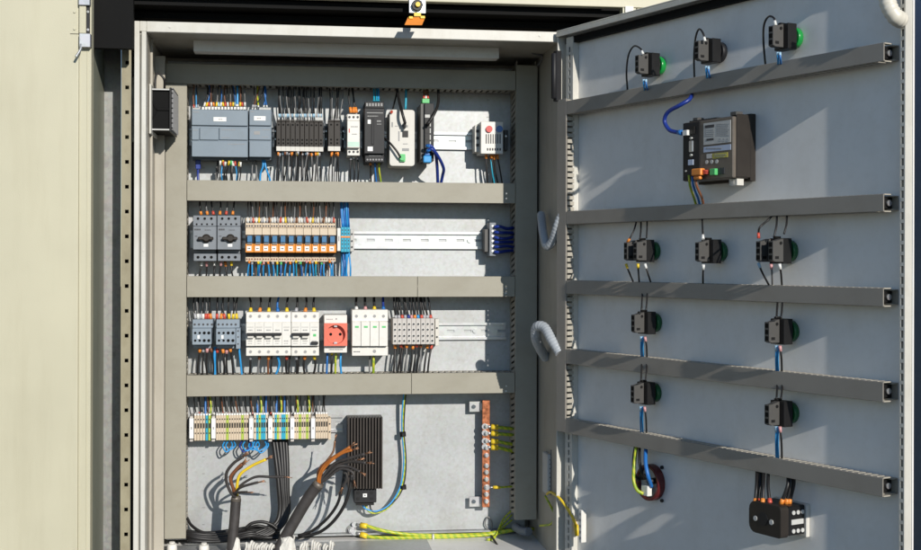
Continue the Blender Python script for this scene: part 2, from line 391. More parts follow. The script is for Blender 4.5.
b = MB(); b.box(XL, .785, .0125, CBK, ZT + .001, ZT + .008); b.build('roof', 'frame', cb)
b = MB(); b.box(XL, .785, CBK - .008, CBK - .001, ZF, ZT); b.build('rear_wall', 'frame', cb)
b = MB(); b.box(XL, .785, .0125, CBK - .008, ZF - .012, ZF); b.build('floor_plate', 'light2', cb)
fp = MB()
fp.box(.05, .36, .06, .225, ZF, ZF + .0025); fp.box(.362, .56, .06, .225, ZF, ZF + .0025)
fp.build('gland_plate', 'plate', cb, bev=.001)
mp = MB(); mp.box(.034, .772, PD, PD + .003, -.562, .405); mp.box(.034, .772, PD - .012, PD, -.5655, -.5622)
mo = mp.build('mounting_plate', 'plate', cb, bev=.0008)
s = MB()
for x in (203.5, 488):
    for k in range(26):
        py = 100 + k * 17
        s.pbox(x - 1.3, py - .5, x + 1.3, py + .2, PD - .0006, PD)
s.build('punch_marks', 'galv', mo)

# ------------------------------------------------------------------ inner door
DW, DZT, DZB = .8094, .4345, -.90
dp = MB(DOOR); dp.box(.0, DW, .0, .003, DZB, DZT); dpo = dp.build('door', 'light2', cb)
q = MB(DOOR); q.box(0, DW, -.024, -.0005, DZT - .0025, DZT); q.box(0, DW, -.0245, -.0215, DZT - .012, DZT - .003)
q.box(0, .0025, -.022, -.0005, DZB, DZT - .003)
q.build('door_rim', 'light', dpo, bev=.0006)
q = MB(DOOR); q.box(.012, DW - .012, -.012, -.0005, DZT - .026, DZT - .014); q.build('door_gasket', 'dark', dpo)
def perfo(x0, x1, d):
    q = MB(DOOR); xm = (x0 + x1) / 2; z = DZB + .02; prev = DZB + .005; hw = .0022
    while z < DZT - .03:
        q.box(x0, x1, -d, -d + .0015, prev, z - .0048); q.box(x0, xm - hw, -d, -d + .0015, z - .0048, z + .0048); q.box(xm + hw, x1, -d, -d + .0015, z - .0048, z + .0048)
        prev = z + .0048; z += .0145
    q.box(x0, x1, -d, -d + .0015, prev, DZT - .015)
    q.box(x0, x0 + .0015, -d + .0016, -.0005, DZB, DZT - .015); q.box(x1 - .0015, x1, -d + .0016, -.0005, DZB, DZT - .015)
    q.build('perforated_rail', 'light', dpo)
perfo(.018, .040, .014); perfo(.8000, .8088, .0145)
q = MB(DOOR); q.box(.004, .016, -.034, -.0225, .30, .395); q.cyl((.010, -.036, .305), (.010, -.036, .39), .0055)
q.build('hinge', 'charcoal', dpo, bev=.001)
q = MB(DOOR); q.box(.0035, .0125, -.034, -.0225, -.70, -.60); q.build('hinge', 'steel', dpo, bev=.001)

# ------------------------------------------------------------------ cable ducts
def duct(name, label, group, x0, x1, z0, z1, yf, yb, axis, fr=CAB, cover='duct', pitch=.0125, seam=None, tilt=0., cover_end=None):
    """slotted duct: a cover with lips, a comb of fingers on both long sides and a base"""
    t = thing(name, label, 'cable duct', ((x0 + x1) / 2, yb, min(z0, z1)), fr, group)
    lip = .013 if yb - yf > .05 else .003; th = .0016
    c = MB(fr)
    L0, L1, W0, W1 = (x0, x1, z0, z1) if axis == 'x' else (z0, z1, x0, x1)
    def bx(m, l0, l1, w0, w1, y0, y1):
        if axis == 'x': m.box(l0, l1, y0, y1, w0, w1)
        else: m.box(w0, w1, y0, y1, l0, l1)
    segs = [(L0, L1)] if seam is None else [(L0, seam - .0004), (seam + .0004, L1)]
    for a, b_ in segs:
        bx(c, a, b_, W0, W1, yf, yf + th); bx(c, a, b_, W0, W0 + th, yf + th, yf + lip); bx(c, a, b_, W1 - th, W1, yf + th, yf + lip)
    c.build('duct_cover', cover, t, bev=.0005)
    k = MB(fr); n = int((L1 - L0) / pitch); fw = pitch * (.62 if yb - yf > .05 else .66)
    for i in range(n):
        a = L0 + (i + .5) * (L1 - L0) / n
        ins = .0020 if yb - yf > .05 else -.0004
        for wa in (W0 + ins, W1 - ins - .0016):
            if tilt and axis == 'z':
                xx0, xx1 = wa, wa + th
                vs = [(xx0, yf + lip * .5, a - fw / 2 + tilt), (xx1, yf + lip * .5, a - fw / 2 + tilt), (xx1, yf + lip * .5, a + fw / 2 + tilt), (xx0, yf + lip * .5, a + fw / 2 + tilt),
                      (xx0, yb - .014, a - fw / 2), (xx1, yb - .014, a - fw / 2), (xx1, yb - .014, a + fw / 2), (xx0, yb - .014, a + fw / 2)]
                k.hexa(vs)
            else: bx(k, a - fw / 2, a + fw / 2, wa, wa + th, yf + (lip * .5 if yb - yf > .05 else lip + .0004), yb - .008 if yb - yf > .05 else yb - .011)
    for wa in (W0 + .0020, W1 - .0036): bx(k, L0, L1, wa, wa + th, yb - (.014 if yb - yf > .05 else .0112), yb - .0016)
    bx(k, L0, L1, W0 + .002, W1 - .002, yb - .0015, yb)
    k.build('duct_comb', 'duct_in', t)
    return t
YF = .19
def zx(px, py, y=YF): p = A(px, py, y); return p.x, p.z
xl0 = A(165, 300, YF).x; xl1 = A(186.3, 300, YF).x; xr0 = A(515.5, 300, YF).x; xr1 = A(537, 300, YF).x
zt1 = A(340, 67, YF).z; zt0 = A(340, 86.5, YF).z
duct('cable_duct', 'dark shaded horizontal cable duct topmost under the light bar', 'cable ducts on the mounting plate', xl0, xr0 - .001, zt0, zt1, YF, PD - .0005, 'x')
duct('cable_duct', 'vertical grey cable duct along the left edge of the plate', 'cable ducts on the mounting plate', xl0, xl1, A(176, 539, YF).z, zt0 - .001, YF, PD - .0005, 'z', tilt=.012)
duct('cable_duct', 'vertical cable duct in shade along the right edge of the plate', 'cable ducts on the mounting plate', xr0, xr1, A(526, 520, YF).z, A(526, 65, YF).z, YF, PD - .0005, 'z', tilt=.012)
for (ya, yb_, lab, sm) in ((181.5, 201.8, 'horizontal grey cable duct between the PLC row and the relay row', None), (276.3, 297, 'horizontal grey cable duct between the relay row and the breaker row', 417.5), (374.2, 395, 'horizontal grey cable duct between the breaker row and the lowest terminal strip', 411.5)):
    dt = duct('cable_duct', lab, 'cable ducts on the mounting plate', xl1 + .001, xr0 - .001, A(340, yb_, YF).z, A(340, ya, YF).z, YF, PD - .0005, 'x', seam=None if sm is None else A(sm, ya, YF).x)
    q = MB(); q.pcyl(506.3, ya + 12, .0016, YF - .001, YF - .0001, 8); q.pcyl(506, ya + 17, .0018, YF - .001, YF - .0001, 8); q.build('light_dots', 'whf', dt)  # white dots painted for light showing through holes at the duct end
DU = -.030
a0 = .041
for (l, r_, lab) in (((101.6, 114.7), (39.5, 58.6), 'topmost horizontal cable duct on the open door, under the green lamps'), ((212, 224.3), (192.4, 211), 'second horizontal cable duct on the open door, under the panel device'),
                     ((280, 294), (288.8, 306.6), 'third horizontal cable duct on the open door, under three push buttons'), ((350, 364), (382, 403), 'fourth horizontal cable duct on the open door, between the two pairs of single buttons'), ((420, 432.5), (479, 500), 'lowest horizontal cable duct on the open door, above the rotary switch')):
    p0, p1 = DOOR.at(566, l[0], DU), DOOR.at(566, l[1], DU); q0, q1 = DOOR.at(891.5, r_[0], DU), DOOR.at(891.5, r_[1], DU)
    dt = duct('door_cable_duct', lab, 'cable ducts on the open door', a0 + .001, .786, (p1.z + q1.z) / 2, (p0.z + q0.z) / 2, DU, -.0006, 'x', DOOR, 'doorduct', .011)
    zb_, zt_ = (p1.z + q1.z) / 2, (p0.z + q0.z) / 2; q = MB(DOOR); q.box(.762, .7775, DU + .0022, -.0025, zb_ + .0042, zt_ - .0042); q.build('end_shade', 'black', dt, bev=.001)  # black box stands in for the shade inside the open duct end
    q = MB(DOOR); q.cyl((.7777, -.012, (zb_ + zt_) / 2), (.781, -.012, (zb_ + zt_) / 2), .0042, n=10); q.build('end_screw', 'steel', dt)
duct('door_cable_duct', 'vertical cable duct along the hinge side of the open door', 'cable ducts on the open door', .0415 - .030, a0, DOOR.at(562, 432, DU).z, DOOR.at(562, 99, DU).z, DU, -.0006, 'z', DOOR, 'doorduct', .0105)

# ------------------------------------------------------------------ din rails
def rail(label, px0, px1, pyt, pyb):
    a, b_ = A(px0, (pyt + pyb) / 2, PD - .008), A(px1, (pyt + pyb) / 2, PD - .008); zc = (a.z + b_.z) / 2
    t = thing('din_rail', label, 'mounting rail', (a.x, PD, zc - .0175), group='slotted mounting rails')
    m = MB(); y0 = PD - .0085
    for s_ in (1, -1):
        m.box(a.x, b_.x, y0, y0 + .0012, zc + s_ * .0125, zc + s_ * .0178); m.box(a.x, b_.x, y0 + .0012, PD - .0013, zc + s_ * .0125, zc + s_ * .0135)
    x = a.x; n = max(1, int((b_.x - a.x) / .036)); st_ = (b_.x - a.x) / n
    for i in range(n):
        m.box(x, x + st_ - .016, PD - .0022, PD - .0012, zc - .0124, zc + .0124)
        for s_ in (1, -1): m.box(x + st_ - .016, x + st_, PD - .0022, PD - .0012, zc + s_ * .0026, zc + s_ * .0124)
        x += st_
    m.build('rail_profile', 'steel', t)
    for fx in (.08, .5, .9):
        q = MB(); xx = a.x + (b_.x - a.x) * fx; q.cyl((xx, PD - .005, zc), (xx, PD - .0022, zc), .005, n=6); q.build('rail_screw', 'steel', t)
rail('slotted steel rail behind the PLC and network devices', 189, 508, 130.5, 148); rail('slotted steel rail bare to the right of the amber relays', 190, 500, 231.3, 248.6)
rail('slotted steel rail behind the breakers and red socket', 190, 506, 323, 340.5); rail('short slotted steel rail behind the long beige terminal strip', 189, 343, 416.5, 433)

# ------------------------------------------------------------------ light bar, conduits, fan, small things on the walls
t = thing('light_bar', 'long pale light bar under the cabinet roof', 'lamp', A(345, 50, .06))
b = MB(); p0, p1 = A(193.5, 43, .085), A(499, 51, .085); b.box(p0.x, p1.x, .085, .12, A(345, 54.5, .085).z, A(345, 42.5, .085).z); b.build('lamp_housing', 'white', t, bev=.0008)
b = MB(); b.box(p0.x - .001, p1.x, .08, .125, A(345, 42.3, .085).z, ZT + .0008); b.build('lamp_base', 'beige', t)
wire([(500, 44, .06), (518, 44.5, .08), (530, 48, .12), (533, 53, .14), (541, 55, .15), (542, 59, .16), (537, 66, .2)], 'grey_wire', .0026, 'grey lead curling from the end of the light bar', cat='cable', name='lamp_cable', n=8)

def conduit(label, px, r, m, fr=CAB, group=None):
    P = spline([fr.at(*p) for p in px], 10); L = [0]
    for i in range(1, len(P)): L.append(L[-1] + (P[i] - P[i - 1]).length)
    pts, rad = [], []; n = int(L[-1] / .0022); j = 0
    for i in range(n + 1):
        d = L[-1] * i / n
        while j < len(P) - 2 and L[j + 1] < d: j += 1
        f = (d - L[j]) / max(1e-9, L[j + 1] - L[j]); pts.append(P[j].lerp(P[j + 1], f)); rad.append(r if i % 3 else r * .90)
    o = MB(fr).tube(pts, r, 12, radii=rad).build('corrugated_conduit', m, origin=P[0]); return tag(o, label, 'conduit', group)
conduit('grey corrugated conduit looping to the door, the upper of two', [(541, 214, .10), (543, 232, .05), (547, 246, .02), (553, 240, .0), (558, 224, -.02), (566, 205, -.03)], .0085, 'conduit')
conduit('grey corrugated conduit looping to the door, the lower of two', [(546, 358, .10), (541, 350, .08), (536, 338, .05), (537, 327, .03), (545, 328, .01), (552, 340, -.015), (560, 353, -.03)], .010, 'conduit')
conduit('white corrugated conduit end at the top corner of the door', [(884, -25, -.03), (887, -5, -.035), (889, 6, -.035), (895, 16, -.03), (901, 20, -.016)], .0115, 'conduitw', DOOR)
wire([(571, 186, -.01), (577, 182, -.03), (580, 180, -.034)], 'blackc', .002, 'short black lead poking through the door duct comb', cat='cable', name='lead')

t = thing('filter_fan', 'black filter fan mounted through the left cabinet wall', 'fan', (XL, .1, A(160, 131, .05).z))
z0, z1 = A(160, 130.5, .06).z, A(160, 88.5, .06).z; xa, xb = A(150.2, 110, .06).x, A(169.5, 110, .06).x
b = MB(); b.box(XL + .0045, xa, .04, .17, z0 - .008, z1 + .006); b.build('fan_frame', 'light', t, bev=.001)
b = MB(); b.box(xa, xb, .062, .066, z0 + .003, z1 - .003)
b.box(xa, xb, .058, .17, z0, z0 + .003); b.box(xa, xb, .058, .17, z1 - .003, z1); b.box(xa, xb, .15, .17, z0 + .003, z1 - .003)
zc = (z0 + z1) / 2
b.hexa([(xa, .0595, zc + .018), (xa, .0595, zc + .024), (xa + .012, .0595, zc + .003), (xa + .012, .0595, zc - .003)][::-1] + [(xa, .062, zc + .018), (xa, .062, zc + .024), (xa + .012, .062, zc + .003), (xa + .012, .062, zc - .003)][::-1])
b.hexa([(xa, .0595, zc - .026), (xa, .0595, zc - .020), (xa + .012, .0595, zc + .002), (xa + .012, .0595, zc - .004)][::-1] + [(xa, .062, zc - .026), (xa, .062, zc - .020), (xa + .012, .062, zc + .002), (xa + .012, .062, zc - .004)][::-1])
b.box(xa + .012, xb, .0595, .062, zc - .0015, zc + .004)
b.build('fan_housing', 'dark', t, bev=.0006)
q = MB(); q.box(xa, xb, .0562, .0578, z0 + .0005, z0 + .003); q.box(xa, xb, .0562, .0578, z1 - .003, z1 - .0005); q.build('fan_lit_edges', 'silverlabel', t)  # pale strips painted as the sunlit edges of the black housing
b = MB(); b.box(xb, xb + .004, .056, .172, z0 - .002, z1 + .002); b.build('fan_rim', 'black', t, bev=.0006); b = MB()
for k in range(9):
    a = .06 + k * .0125; b.box(xb + .0041, xb + .0075, a, a + .003, z0 + .002, z1 - .002)
for k in range(9):
    a = z0 + .004 + k * .0093; b.box(xb + .0041, xb + .0065, .06, .17, a, a + .0022)
b.build('fan_grille', 'grey_wire', t)
q = MB(); q.tube(spline([A(155, 90, .09), A(155.5, 78, .09), A(158, 73, .09), (A(164, 79, .09)), A(164.5, 90, .10)]), .0022, 7); q.build('fan_cable', 'blackc', t)
q = MB(); p0, p1 = A(126.5, 76, .05), A(133.5, 142, .05); q.box(p0.x, -.0005, .05, .18, p1.z, p0.z); q.build('fan_cover', 'beige', t, bev=.003, seg=2)

t = thing('terminal_box', 'pale perforated box on the right inner cabinet wall', 'box', A(552, 496, .06))
q = MB(); p0, p1 = A(547.5, 455, .06), A(558, 496, .06); q.box(p0.x, .7848, .06, .11, p1.z, p0.z); q.build('box_body', 'silverlabel', t, bev=.0015)
q = MB(); q.pbox(550.5, 450, 556, 455, .061, .064); q.build('box_lug', 'galv', t)
q = MB()
for i in range(3):
    for j in range(8): q.pcyl(550 + i * 2.6, 460 + j * 4.4, .0011, .0597, .0605, 6)
q.build('vent_holes', 'ink', t)
t = thing('door_connector', 'white plastic connector strip at the lower hinge side of the door', 'connector', DOOR.at(582, 546, -.02), DOOR)
q = MB(DOOR); q.pbox(578.5, 510, 581.5, 543, -.026, -.0145); q.build('connector_body', 'white', t, bev=.0012)
q = MB(DOOR)
for k in range(5): q.pbox(579.2, 513 + k * 6, 581, 515.5 + k * 6, -.0265, -.0259)
q.build('connector_slots', 'midink', t)
# ------------------------------------------------------------------ helpers for devices
def dev(name, label, cat, px0, py0, px1, py1, yf, yb=PD - .009, fr=CAB, group=None):
    p = fr.at((px0 + px1) / 2, py1, yf); return thing(name, label, cat, (p.x, yb, p.z), fr, group)
DY = .23                                 # depth at which wires enter the ducts
def bundle(n, xa, ya, xb, yb_, da, db, mats, label, group, r=.0013, ends=None, jx=2.0, bend=2.2, name='wire', cols=None):
    """n wires from (xa range, ya) to (xb range, yb_): top / bottom photo positions; ends: list of (which, [sleeves], length, factor)"""
    for i in range(n):
        f = (i + .5) / n
        x0 = xa[0] + (xa[1] - xa[0]) * f + U(-jx, jx); x1 = xb[0] + (xb[1] - xb[0]) * f
        m = cols[i % len(cols)] if cols else RN.choice(mats)
        ym = (ya + yb_) / 2; e = []
        for (w_, fm, ln, rf) in (ends or []): e.append((w_, fm[i % len(fm)] if isinstance(fm, list) else fm, ln, rf))
        P_ = [(x0, ya + U(-1, 1), da + U(-.008, .008)), (x0 * .55 + x1 * .45 + U(-bend, bend), ym, (da + db) / 2 - U(.0, .010)), (x1 + U(-.25, .25), yb_, db)]
        if group in MERGE: small_wire(P_, m, r, e)
        else: wire(P_, m, r, label, group, ends=e, name=name, n=5, per=4)

# ------------------------------------------------------------------ row 1
t = dev('programmable_controller', 'wide blue grey programmable controller at the left of the top row', 'controller', 191.5, 109, 248, 158, .195)
b = MB(); b.pbox(191.5, 109.5, 248, 157, .200, .262)
b.pbox(191.8, 109.7, 247.8, 125.4, .195, .1995); b.pbox(191.8, 127.4, 199.2, 139.8, .1965, .1995); b.pbox(199.7, 127.4, 218.8, 139.8, .1965, .1995); b.pbox(219.3, 127.4, 247.8, 139.8, .1965, .1995); b.pbox(191.8, 141.2, 247.8, 156.8, .195, .1995)
b.build('housing', 'plc', t, bev=.0008)
q = MB(); q.pbox(213.5, 117, 226.3, 121.2, .1945, .1949); q.build('marking_label', 'paper', t); q = MB(); q.scrib(218.5, 222.5, 119.2, .1944); q.scrib(193, 199, 111.8, .1948, 0, .8); q.scrib(222, 235, 129.6, .1963, 0, .6); q.scrib(222, 230, 137.5, .1963, 0, .6); q.scrib(193, 198, 130, .1963, 0, .6); q.scrib(228, 245, 144, .1948, 0, .6); q.build('print', 'midink', t)
q = MB(); q.pbox(192, 157.2, 247.6, 159.5, .212, .262); q.build('lower_terminals', 'plc_d', t)
q = MB()
for k in range(14): q.pbox(202 + k * 3.2, 106.8, 204 + k * 3.2, 109.3, .205, .25)
q.build('upper_terminals', 'whf', t)
t = dev('expansion_module', 'narrow blue grey expansion module beside the wide controller', 'controller', 249, 109, 271.5, 158, .195)
b = MB(); b.pbox(249, 109.5, 271.5, 157, .200, .262)
b.pbox(249.3, 109.7, 271.2, 125.4, .195, .1995); b.pbox(249.3, 127.4, 271.2, 139.8, .1965, .1995); b.pbox(249.3, 141.2, 271.2, 156.8, .195, .1995)
b.build('housing', 'plc', t, bev=.0008)
q = MB(); q.pbox(254, 116, 265.6, 120.4, .1945, .1949); q.build('marking_label', 'paper', t); q = MB(); q.scrib(257, 261, 118.2, .1944); q.scrib(250.5, 254, 111.5, .1948, 0, .8); q.scrib(262, 270, 129.5, .1963, 0, .6); q.scrib(262, 268, 137, .1963, 0, .6); q.build('print', 'midink', t)
q = MB(); q.pbox(254, 131, 260, 134.5, .1960, .1964); q.build('status_window', 'midink', t)
q = MB(); q.pbox(249.5, 157.2, 271, 159.5, .212, .262); q.build('lower_terminals', 'plc_d', t)
SL = ['whf', 'yel', 'redf', 'whf', 'oran', 'yel', 'blf']
bundle(3, (191.5, 199), 80, (193, 199.5), 107.5, DY, .225, ['brownw', 'teal', 'navy'], 'coloured wire above the left end of the wide controller', 'wires above the left end of the wide controller', ends=[(1, ['redf', 'blf', 'grf'], .006, 1.4)], cols=['brownw', 'cyan', 'blackc'])
bundle(18, (204, 244), 80, (203, 246), 106, DY, .222, [], 'thin coloured wire with a bright sleeve above the wide controller', 'sleeved wires above the wide controller', ends=[(1, SL, .008, 1.7)], cols=['blackc', 'blue', 'blackc', 'brownw', 'blackc', 'grey_wire'])
bundle(2, (236, 239), 80, (235.5, 238.8), 106, DY, .214, [], 'light blue wire at the right of the sleeved controller wires', 'light blue wires above the wide controller', cols=['cyan'], r=.0015, ends=[(1, 'whf', .004, 1.2)])
wire([(258, 80, DY), (257.5, 95, .225), (258.5, 107, .215)], 'gy', .0017, 'green and yellow wire above the narrow expansion module', ends=[(1, 'whf', .004, 1.2)])
bundle(2, (262, 268), 80, (262.5, 268.3), 107, DY, .216, [], 'blue wire above the narrow expansion module', 'blue wires above the narrow expansion module', cols=['blue'], r=.0015, ends=[(1, 'whf', .004, 1.2)])
bundle(3, (251, 270), 80, (252, 255.5), 107, DY, .22, [], 'dark wire above the narrow expansion module', 'dark wires above the narrow expansion module', cols=['blackc', 'brownw', 'blackc'], ends=[(1, 'grf', .005, 1.4)])
t = thing('network_plug', 'dark blue network plug below the left end of the wide controller', 'plug', A(198, 172, .235))
q = MB(); q.pbox(195.5, 159.8, 200.5, 169, .23, .24); q.build('plug_body', 'navy', t, bev=.001)
q = MB(); q.tube(spline([A(198, 169, .235), A(198, 176, .235), A(198.5, 190, DY)]), .0026, 8); q.build('plug_cable', 'navy', t)
bundle(12, (220.5, 240.5), 161.5, (220, 239), 188, .202, DY-.01, [], 'dark or blue wire with a white sleeve below the wide controller', 'sleeved wires below the wide controller', ends=[(0, ['whf', 'redf', 'yel', 'whf', 'yel', 'whf', 'greenc', 'whf'], .009, 1.8)], cols=['grey_wire', 'blackc', 'cyan', 'blackc', 'blackc', 'grey_wire', 'blackc'])
bundle(3, (215, 219), 160, (214, 218), 188, .245, DY, [], 'grey wire left of the sleeved wires below the controller', 'grey wires below the wide controller', cols=['grey_wire', 'blackc'])
wire([(262.5, 158.5, .225), (263, 166, .222), (260.5, 174, .225), (260, 188, DY)], 'cyan', .0020, 'light blue wire bowed left below the narrow expansion module')
wire([(264.5, 158.5, .225), (266, 168, .222), (269.5, 178, .225), (271, 188, DY)], 'cyan', .0020, 'light blue wire bowed right below the narrow expansion module')
bundle(3, (253, 257), 158.5, (254, 257.5), 188, .24, DY, [], 'thin grey wire below the narrow expansion module', 'grey wires below the narrow expansion module', cols=['grey_wire'])

def slim(label, px0, px1, group):         # one slim dark coupler with white strip and sleeves
    t = dev('slim_coupler', label, 'coupler', px0, 121.5, px1, 152, .205, group=group)
    b = MB(); b.pbox(px0 + .12, 121.5, px1 - .12, 146.6, .205, .262)
    b.pbox(px0 + .12, 119.5, px1 - .12, 121.4, .222, .262); b.build('housing', 'brown', t, bev=.0006)
    q = MB(); xm = (px0 + px1) / 2
    q.pbox(xm - .9, 123.7, xm + .9, 125.3, .2046, .2052); q.build('upper_opening', 'dark', t); q = MB()
    for py in (139.5, 143): q.pbox(xm - .9, py - .8, xm + .9, py + .8, .2046, .2052)
    q.build('lower_opening', 'dark', t)
    q = MB(); q.pbox(px0 + .02, 146.2, px1 - .02, 150.8, .200, .225); q.build('marker_strip', 'offwhite', t, bev=.0003)
    q = MB(); q.pbox(px0 + .3, 150.9, px1 - .3, 152.4, .212, .25); q.build('lower_clamp', 'brown', t)
    return t
n = 10; w_ = (323.3 - 276.3) / n
c0 = slim('slim dark brown coupler in the long side by side block of the top row', 276.3, 276.3 + w_, 'slim couplers in the long block')
stp = (A(323.3, 135, .205).x - A(276.3, 135, .205).x) / n
for k in range(1, n): dup(c0, (stp * k, 0, 0))
c1 = slim('slim dark brown coupler in the short block with the orange foot', 328, 334.2, 'slim couplers in the short block')
dup(c1, (A(340.4, 135, .205).x - A(334.2, 135, .205).x, 0, 0))
for x, lab in ((274.3, 'black end clamp left of the long block of couplers'), (325, 'black end clamp right of the long block of couplers'), (342.2, 'black end clamp right of the short block of couplers')):
    t = dev('end_clamp', lab, 'clamp', x, 124, x + 2, 151, .225); q = MB(); q.pbox(x, 126, x + 1.9, 150, .225, .262)
    q.build('clamp_body', 'black', t, bev=.0006); q = MB(); q.pcyl(x + 1, 131, .0016, .2235, .2249, 8); q.pcyl(x + 1, 139, .0016, .2235, .2249, 8); q.build('clamp_screw', 'steel', t)
bundle(26, (277, 322), 78, (278, 322.5), 117, DY, .232, [], 'thin black wire between the top duct and the long block of couplers', 'black wires above the long block of couplers', ends=[(1, ['blf', 'blf', 'grf', 'blf', 'whf'], .007, 1.25)], cols=['blackc', 'blackc', 'grey_wire', 'blackc'], bend=2)
bundle(22, (278, 322), 152.5, (275, 322), 188, .205, DY-.008, [], 'thin black wire below the long block of couplers', 'black wires below the long block of couplers', ends=[(0, ['oran', 'grf', 'blf', 'grf', 'brownw', 'grf', 'oran', 'oran', 'grf', 'yel', 'grf'], .006, 1.8)], cols=['blackc', 'blackc', 'grey_wire'], bend=2)
bundle(6, (328, 345), 78, (329.5, 340), 119, DY, .232, [], 'thin black wire above the short block of couplers', 'black wires above the short block of couplers', cols=['blackc', 'grey_wire'], bend=1.5)
bundle(5, (330, 339), 152.5, (328, 340), 188, .205, DY-.008, [], 'thin black wire with an orange sleeve below the short block of couplers', 'black wires below the short block of couplers', ends=[(0, 'oran', .007, 1.9)], cols=['blackc', 'blackc', 'grey_wire'])

t = dev('relay_module', 'narrow white relay module with a mint band in the top row', 'relay', 347.3, 114, 359.8, 156, .188)
b = MB(); b.pbox(347.3, 120.5, 359.8, 147.6, .185, .262); b.pbox(347.3, 114, 359.8, 120.3, .196, .262); b.pbox(347.3, 147.8, 359.8, 155.4, .196, .262); b.build('housing', 'white', t, bev=.0006)
q = MB()
for py in (117, 151.7):
    for k in range(3): q.pcyl(349.5 + k * 4.1, py, .0025, .1953, .1965, 10)
q.build('terminal_screw', 'ink', t)
q = MB(); q.pbox(347.8, 141.5, 359.3, 146.5, .1846, .1851); q.build('mint_band', 'mint', t)
q = MB(); q.pbox(348.8, 128.5, 349.8, 132.5, .1845, .1851); q.build('red_mark', 'redk', t); q = MB(); q.scrib(351, 358, 126.5, .1847); q.scrib(352, 357, 134, .1847); q.build('print', 'midink', t)
bundle(3, (347, 356), 80, (349.5, 357.7), 112.5, DY, .215, [], 'black wire with an orange sleeve above the narrow white relay module', 'wires above the narrow white relay module', ends=[(1, 'oran', .011, 2.2)], cols=['blackc'], r=.0016)
bundle(3, (349.5, 357.7), 156, (349, 358), 188, .215, DY, [], 'dark wire with a pale sleeve below the narrow white relay module', 'wires below the narrow white relay module', ends=[(0, ['grf', 'whf', 'grf'], .007, 1.7)], cols=['blackc'], r=.0016)

t = dev('power_module', 'tall black power module with two small white labels in the top row', 'power supply', 364.5, 101, 384.4, 161, .178)
b = MB(); b.pbox(364.5, 108, 384.4, 153.5, .178, .262); b.pbox(365, 101.5, 384, 107.8, .188, .262); b.pbox(365, 153.8, 384, 162, .188, .262); b.pbox(371.5, 118, 374, 144.5, .1765, .1779); b.build('housing', 'charcoal', t, bev=.0007)
q = MB()
for k in range(6):
    q.pbox(366.2 + k * 2.9, 103, 368 + k * 2.9, 106, .1874, .1881)
    q.pcyl(367.5 + k * 2.9, 159.5, .0019, .1874, .1882, 8)
q.build('terminal_screw', 'midink', t)
q = MB(); q.pbox(367.7, 119.5, 370.8, 123.7, .1774, .1779); q.pbox(367.6, 146.5, 372.8, 151, .1774, .1779); q.build('marking_label', 'paper', t)
q = MB(); q.pbox(366.8, 112.3, 383, 113.1, .1774, .1779); q.scrib(367.5, 378, 116, .1777); q.scrib(377, 381, 121, .1777, 0, 1.5); q.scrib(377, 381.5, 124, .1777); q.scrib(369, 382, 155.5, .1877); q.build('print', 'midink', t)
for x, m in ((374, 'teal'), (376.5, 'teal'), (378.5, 'cyan')):
    wire([(x + U(-1, 1), 80, DY), (x, 92, .222), (x, 101, .21)], m, .0019, 'teal wire above the tall black power module', 'teal wires above the tall black power module', ends=[(1, 'teal', .004, 1.4)])
for (x, x2, m, l) in ((370.5, 371, 'blackc', 'black wire with an orange sleeve below the tall black power module'), (375, 377, 'blue', 'blue wire below the tall black power module'), (379, 382, 'gy', 'green and yellow wire below the tall black power module')):
    wire([(x, 161, .215), (x + .2, 170, .215), (x2, 188, DY)], m, .0018, l, ends=[(0, 'oran', .009, 1.6)] if m == 'blackc' else ())

t = dev('gateway', 'white gateway with rounded corners and a black plug in the top row', 'gateway', 389, 110, 415, 166, .185)
pts = []
x0, z1 = A(389.5, 138, .185).x, A(402, 109.5, .185).z; x1, z0 = A(414.8, 138, .185).x, A(402, 166, .185).z; rr = .006
for cx, cz, a_ in ((x1 - rr, z1 - rr, 0), (x0 + rr, z1 - rr, 90), (x0 + rr, z0 + rr, 180), (x1 - rr, z0 + rr, 270)):
    for k in range(5): an = math.radians(a_ + k * 22.5); pts.append((cx + rr * math.cos(an), cz + rr * math.sin(an)))
b = MB(); b.prism(pts, .185, .255); b.build('housing', 'offwhite', t, bev=.0012, seg=2)
q = MB(); q.pbox(402.5, 130.5, 408.2, 137, .1835, .1849); q.build('network_port', 'black', t); q = MB(); q.pbox(402.2, 148.2, 409, 150.8, .1842, .1849); q.build('usb_port', 'midink', t)
q = MB(); q.pbox(402, 125, 408, 127, .1842, .1849); q.pbox(398.3, 131, 399.6, 141, .1845, .1849); q.scrib(403, 408, 143.8, .1848); q.scrib(395, 398, 126, .1848); q.pbox(391.5, 122, 393, 127, .1845, .1849); q.build('print', 'midink', t)
q = MB(); q.pcyl(402.5, 157.5, .0062, .176, .1849, 10); q.pbox(400, 154, 405.3, 161.5, .179, .1849); q.build('green_terminal', 'greenc', t, bev=.0005)
q = MB(); q.pbox(404.3, 121.5, 406.2, 127.5, .166, .1845); q.build('antenna_plug', 'charcoal', t, bev=.0005)
wire([(396, 78, DY), (398, 95, .20), (402, 112, .165), (405.2, 123.5, .164)], 'blackc', .0030, 'thick black cable from the top duct plugged into the white gateway', cat='cable', name='cable', n=9)
wire([(400, 78, DY), (397, 92, .225), (393, 108, .20), (391.5, 112, .18)], 'blackc', .0018, 'thin dark cable beside the thick cable over the white gateway', cat='cable', name='cable', ends=[(1, 'redf', .006, 1.6)])
wire([(404, 78, DY), (406, 90, .225), (405.5, 109, .218)], 'teal', .0024, 'teal cable behind the thick cable over the white gateway', cat='cable', name='cable')
wire([(384.5, 138, .196), (389, 142, .178), (396, 150, .172), (400.5, 157.5, .174)], 'blackc', .0022, 'black cable from the power module to the green plug of the gateway', cat='cable', name='cable', n=8)

